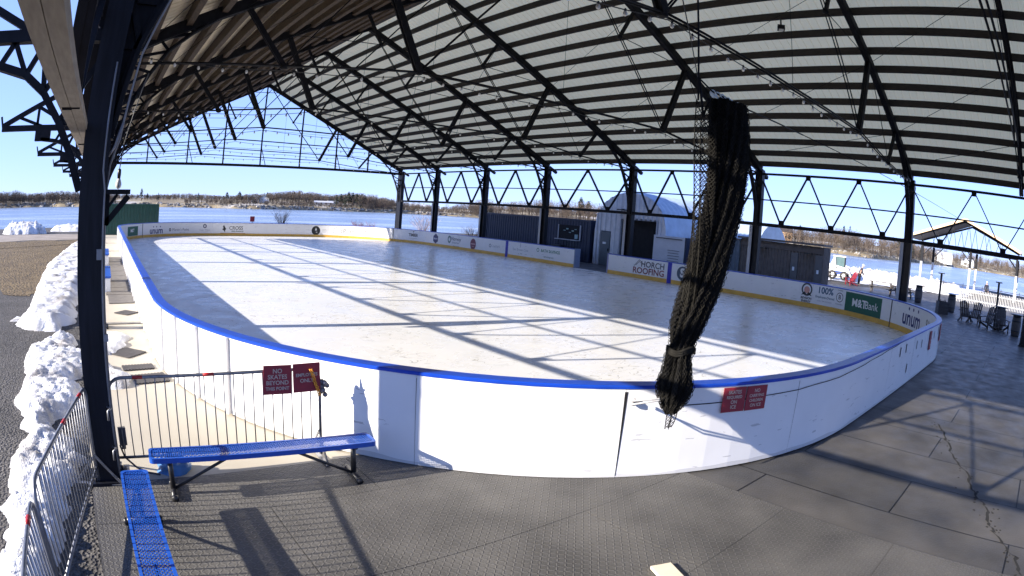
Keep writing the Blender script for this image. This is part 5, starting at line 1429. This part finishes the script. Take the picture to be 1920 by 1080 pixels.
# ------------------------------------------------------------------ trees, shrubs and houses over the river
def bare_crown(b, h, r, n, rg, mi=0, blade=.14):
    """limbs and many thin twig blades in an uneven vase-shaped crown"""
    for k in range(9):
        a = rg.uniform(0, 6.28); z0_ = h * rg.uniform(.22, .55); L = r * rg.uniform(.6, 1.1)
        p = Vector((0, 0, z0_)); q = p + Vector((math.cos(a) * L * .5, math.sin(a) * L * .5, h * .18)); e = q + Vector((math.cos(a) * L * .5, math.sin(a) * L * .5, h * rg.uniform(.1, .3)))
        b.tube([p, q, e], [h * .010, h * .007, h * .003], 3, mi, False, False)
    for k in range(n):
        a = rg.uniform(0, 6.28); zz = rg.uniform(.28, 1.0); rad_ = r * math.sqrt(rg.random()) * (1.15 - abs(zz - .6) * 1.2)
        if noise.noise((math.cos(a) * 2, math.sin(a) * 2, zz * 5 + h)) < -.18: continue
        c = Vector((math.cos(a) * rad_, math.sin(a) * rad_, h * zz)); L = h * rg.uniform(.06, .14)
        d = Vector((math.cos(a) * .7 + rg.uniform(-.4, .4), math.sin(a) * .7 + rg.uniform(-.4, .4), rg.uniform(.4, 1.3))).normalized()
        s = Vector((rg.uniform(-1, 1), rg.uniform(-1, 1), rg.uniform(-.2, .2))).normalized() * (blade * rg.uniform(.5, 1.2))
        b.add([c - s * .5, c + s * .5, c + d * L], [(0, 1, 2)], mi)
def pine_crown(b, h, r, rg, mi=0, lo=.15, n=300):
    for k in range(n):
        zz = lo + (1 - lo) * rg.random() ** .85; a = rg.uniform(0, 6.28)
        rr = r * (1 - zz) ** .75 * rg.uniform(.25, 1.12) + .12
        if noise.noise((math.cos(a) * 1.5, math.sin(a) * 1.5, zz * 7 + r)) < -.2: continue
        c = Vector((math.cos(a) * rr * .5, math.sin(a) * rr * .5, h * zz)); e = Vector((math.cos(a) * rr, math.sin(a) * rr, h * zz - rr * rg.uniform(.05, .35)))
        s = Vector((-math.sin(a), math.cos(a), rg.uniform(-.3, .3))) * (r * rg.uniform(.10, .22))
        b.add([c - s, c + s, e + s * .3, e - s * .3 + Vector((0, 0, .1))], [(0, 1, 2, 3)], mi)
def tree_proto(kind, seed):
    rg = random.Random(seed)
    t = bpy.data.objects.new({'bare': 'bare_tree', 'pine': 'pine_tree'}[kind], None); COL.objects.link(t)
    b = MB()
    if kind == 'bare':
        b.tube([(0, 0, -.3), (rg.uniform(-.1, .1), 0, 4), (rg.uniform(-.3, .3), rg.uniform(-.3, .3), 8.6)], [.24, .17, .04], 6); b.build('trunk', BARK, t)
        b = MB(); bare_crown(b, 10, 3.0, 420, rg); b.build('crown', TWIG if seed % 2 else TWIG2, t)
    else:
        b.tube([(0, 0, -.3), (0, 0, 9.5)], [.22, .04], 6); b.build('trunk', BARK, t)
        b = MB(); pine_crown(b, 10, 3.0 if seed % 2 else 3.9, rg, lo=.12 if seed % 2 else .4); b.build('crown', PINE, t)
    return t
protos = {}
rt = random.Random(12)
def plant(kind, az, off, h, label, group, wide=1.0):
    key = (kind, rt.randrange(4))
    D = lerp_tab(DTAB, az); x, y = polar(az, D + off); z = shore_h(az, off)
    if key not in protos:
        o = tree_proto(kind, key[1] + (10 if kind == 'pine' else 0)); protos[key] = o
        o.location = (x, y, z - .1); o.rotation_euler.z = rt.uniform(0, 6.28)
    else: o = dup(protos[key], (x, y, z - .1), rt.uniform(0, 6.28))
    s = h / 10; o.scale = (s * wide, s * wide, s)
    tag(o, label, 'tree', group)
def H_top(az, off, f=1.0):
    """tree height that reaches the photographed skyline"""
    D = lerp_tab(DTAB, az) + off; return max(3.0, (D * math.tan(rad(lerp_tab(ETAB, az))) + CAM.z - shore_h(az, off)) * f)
GP = 'conifers standing along the far shore'; GB = 'bare trees standing along the far shore'
for az, off, f in ((-11.5, 30, .95), (-10.8, 26, 1.1), (-10.2, 34, 1.05), (-9.4, 40, .95), (-8.6, 30, .95), (-7.7, 24, 1.1), (-6.4, 26, 1.0), (-5.6, 20, 1.1), (-4.6, 30, 1.15), (-3.8, 30, 1.05), (-3.3, 36, 1.1), (-2.2, 36, 1.15)):
    plant('pine', az, off, H_top(az, off, f), 'dark conifer among the bare woods across the river left of the near column', GP, rt.uniform(.8, 1.2))
for az, off, h, w in ((2.2, 40, 7.0, 1.1), (3.6, 46, 8.6, 1.0), (4.2, 46, 5.6, 1.1), (5.3, 50, 5.8, 1.0)):
    plant('pine', az, off, h, 'tall pine standing above the far bank just right of the near column', GP, w)
for az, off, h in ((9.3, 40, 6), (12.1, 50, 6.5), (13.3, 56, 7), (14.7, 12, 5.0), (17.4, 14, 3.8), (19.5, 12, 3.0), (20.1, 12, 3.2), (15.7, 80, 6.5), (16.0, 82, 7), (18.4, 70, 7.5), (19.0, 70, 8.5), (19.6, 74, 7), (20.2, 74, 7.5), (21.8, 66, 6)):
    plant('pine', az, off, h, 'dark conifer on the grassy far bank below the far gable', GP, rt.uniform(1.1, 1.6))
for az, off, h in ((22.6, 16, 9.0), (23.0, 22, 9.5), (23.4, 14, 10.5), (23.7, 20, 12), (24.1, 18, 11.5), (24.5, 26, 10.5), (24.9, 20, 11), (25.3, 22, 9)):
    plant('pine', az, off, h, 'dark pine in the dense clump by the far waterline', 'clump of dark pines by the far waterline', 1.0)
for k in range(26):
    az = rt.uniform(25.3, 36); off = rt.uniform(8, 40)
    plant('bare', az, off, H_top(az, off, rt.uniform(.6, .95)) if az < 28.5 else rt.uniform(4, 6.5), 'bare tree on the far bank behind the far corner column', GB)
for k in range(30):
    az = rt.uniform(6, 22); off = rt.uniform(35, 110)
    plant('bare', az, off, H_top(az, off, rt.uniform(.7, 1.0)), 'bare tree on the rise across the river seen under the far gable', GB)
for az, off, f in ((45.2, 40, 1.15), (45.9, 44, 1.0), (64.2, 60, 1.1), (70.3, 60, 1.1), (70.9, 56, 1.15), (75.9, 40, 1.0), (76.6, 14, .8), (77.4, 10, .75), (78.2, 12, .7), (84.6, 80, 1.0), (66.0, 70, 1.1)):
    plant('pine', az, off, H_top(az, off, f), 'dark conifer rising out of the bare woods on the right shore', GP, rt.uniform(.9, 1.3))
# the woods that read as one mass
def wood(name, label, spans, seed, mats, n):
    rg = random.Random(seed); b = MB()
    for k in range(n):
        a0, a1, o0, o1, f0, f1, kind = rg.choice(spans)
        az = rg.uniform(a0, a1); off = rg.uniform(o0, o1); D = lerp_tab(DTAB, az); x, y = polar(az, D + off); z = shore_h(az, off)
        h = min(22, H_top(az, off, rg.uniform(f0, f1))); t = MB()
        t.tube([(0, 0, -.5), (rg.uniform(-.3, .3), 0, h * .8)], [h * .016, h * .004], 3, 2, False, False)
        if kind == 'p': pine_crown(t, h, h * .24, rg, 1, n=70)
        else: bare_crown(t, h, h * rg.uniform(.2, .34), 85, rg, rg.choice((0, 0, 3)), .30)
        for f, m_ in zip(t.f, t.mi): b.f.append(tuple(i + len(b.v) for i in f)); b.mi.append(m_); b.sm.append(False)
        b.v += [(p[0] + x, p[1] + y, p[2] + z) for p in t.v]
    tag(b.build(name, mats), label, 'woods', kind='stuff')
MW = [TWIG, PINE, BARK, TWIG2]
wood('woodland', 'grey-brown bare woods along the far shore left of the near column', [(-16, 1, 3, 50, .75, 1.25, 'b')] * 5 + [(-16, 1, 10, 60, .8, 1.3, 'p')], 21, MW, 900)
wood('woodland', 'bare woods on the low hill across the river under the far gable', [(1, 15, 40, 120, .75, 1.2, 'b'), (1, 13, 80, 180, .75, 1.15, 'b'), (13, 25, 50, 130, .75, 1.15, 'b'), (13, 25, 50, 130, .75, 1.15, 'b'), (8, 24, 6, 14, .15, .3, 'b')], 22, MW, 1300)
wood('woodland', 'bare woods behind the far corner columns and the navy container', [(22, 29, 30, 110, .7, 1.0, 'b'), (29, 37, 10, 80, .9, 1.3, 'b'), (24, 32, 8, 60, .8, 1.15, 'b'), (35, 50, 10, 80, .6, 1.0, 'b'), (35, 50, 10, 80, .6, 1.0, 'b'), (25, 36, 4, 14, .25, .5, 'b')], 23, MW, 1100)
wood('woodland', 'dense pale brown bare woods along the right far shore', [(55, 73, 8, 80, .55, 1.0, 'b'), (62, 80, 6, 60, .55, 1.0, 'b'), (74, 94, 8, 90, .5, 1.0, 'b'), (74, 94, 60, 140, .8, 1.05, 'b'), (70, 94, 5, 16, .2, .45, 'b')], 24, MW, 1000)
# houses across the river
def house(label, az, off, w, d, h, rz=0, m=WHITEP, roof=None, rh=2.0):
    D = lerp_tab(DTAB, az); x, y = polar(az, D + off); z = shore_h(az, off)
    t = thing('house', label, 'house', (x, y, z), -rad(az) + rz, 'small houses across the river')
    b = MB(); b.box((0, 0, h / 2 - .5), (w, d, h + 1)); b.add([(-w / 2, -d / 2, h), (-w / 2, d / 2, h), (-w / 2, 0, h + rh), (w / 2, -d / 2, h), (w / 2, d / 2, h), (w / 2, 0, h + rh)], [(0, 2, 1), (3, 4, 5)]); b.build('wall', m, t)
    b = MB(); o_ = .4
    for s in (-1, 1): b.prism([(-w / 2 - o_, s * (d / 2 + o_), h - .3), (-w / 2 - o_, 0, h + rh), (-w / 2 - o_, 0, h + rh + .25), (-w / 2 - o_, s * (d / 2 + o_), h)], (w + 2 * o_, 0, 0))
    rf = b.build('roof', roof or SHEDG, t)
    b = MB(); b.box((w * .2, .3, h + rh + .3), (.8, .8, 1.6)); b.build('chimney', ROCK, rf)
    for k in range(max(2, int(w / 3))):
        b = MB(); b.box((-w / 2 + (k + .5) * w / max(2, int(w / 3)), -d / 2 - .04, h * .55), (1.0, .1, 1.3)); b.build('window', DARKIN, t)
house('pale house with a dark roof left of the white gabled house across the river', 14.6, 62, 7, 6, 3.0, .1, LGREY, rh=1.5)
house('white gabled house on the rise across the river', 15.7, 60, 6, 7, 3.2, 1.5, WHITEP, rh=1.6)
house('long low white building on the far bank left of the dark pine clump', 21.4, 40, 14, 6, 2.0, 0, LGREY, LGREY, .8)
house('second long pale building beside the dark pine clump', 22.3, 42, 8, 6, 2.3, .1, LGREY, SHEDG, .8)
house('brown brick house above the bare trees right of the pine clump', 26.9, 70, 11, 8, 4.5, .2, mat('brick_wall', (.25, .14, .11), .9, .15, 1), SHEDG, 2.2)
house('pale roofed house peeping over trees behind the second far column', 30.4, 40, 16, 9, 3.0, 0, LGREY, LGREY, 1.6)
house('low dark house left of the navy container roofline', 36.7, 30, 16, 9, 4, 0, SHEDG, SHED, 2.0)
house('large pale house among the trees on the right shore', 80.6, 26, 22, 14, 8, .2, WHITEP, LGREY, 3.5)
house('small white house right of the large pale house on the right shore', 83.3, 26, 18, 12, 6, -.1, WHITEP, LGREY, 3)
house('tan building above the dark shed beyond the right boards', 64.4, 20, 13, 9, 8, .1, mat('tan_wall', (.5, .33, .2), .9, .1, 1), TIMBERD, 2)
# bare shrubs behind the far boards
def shrub(label, c, r, h, m, n, seed):
    rg = random.Random(seed)
    t = thing('bare_shrub', label, 'shrub', c, 0, 'bare shrubs on the river bank behind the far boards')
    b = MB()
    for k in range(n):
        a = rg.uniform(0, 6.28); L = rg.uniform(.5, 1.0); q = Vector((math.cos(a) * r * L, math.sin(a) * r * L, h * rg.uniform(.55, 1.0)))
        mid = Vector((q.x * .35, q.y * .35, q.z * .55)); b.tube([(0, 0, -.1), mid, q], [.022, .014, .005], 3, 0, False, False)
        for j in range(4):
            p = mid.lerp(q, rg.uniform(.1, .9)); b.tube([p, p + Vector((rg.uniform(-.3, .3), rg.uniform(-.3, .3), rg.uniform(.1, .5)))], [.009, .003], 3, 0, False, False)
    b.build('stems', m, t)
shrub('leafless grey shrub behind the middle of the far boards', (18.3, 51.2, 0), 1.3, 2.4, TWIG2, 40, 1)
shrub('low reddish leafless shrub behind the far right corner of the boards', (26.0, 48.5, 0), 1.4, 1.35, REDTWIG, 60, 2)
shrub('pale leafless shrub seen between the far corner columns', (32.0, 47.0, 0), 1.8, 2.6, mat('pale_twigs', (.34, .26, .24), .9, .2, 3), 45, 3)
shrub('small pale leafless shrub beside the second far column', (34.5, 42.0, 0), 1.3, 1.6, TWIG, 40, 4)
# snow on the bank behind the far right boards
o = sheet('snow_strip', jag([(27.9, 36), (31, 35.5), (44, 42), (40, 60), (20, 63), (22, 50), (28, 44)], .7, .6, 5), -.02, SNOW)
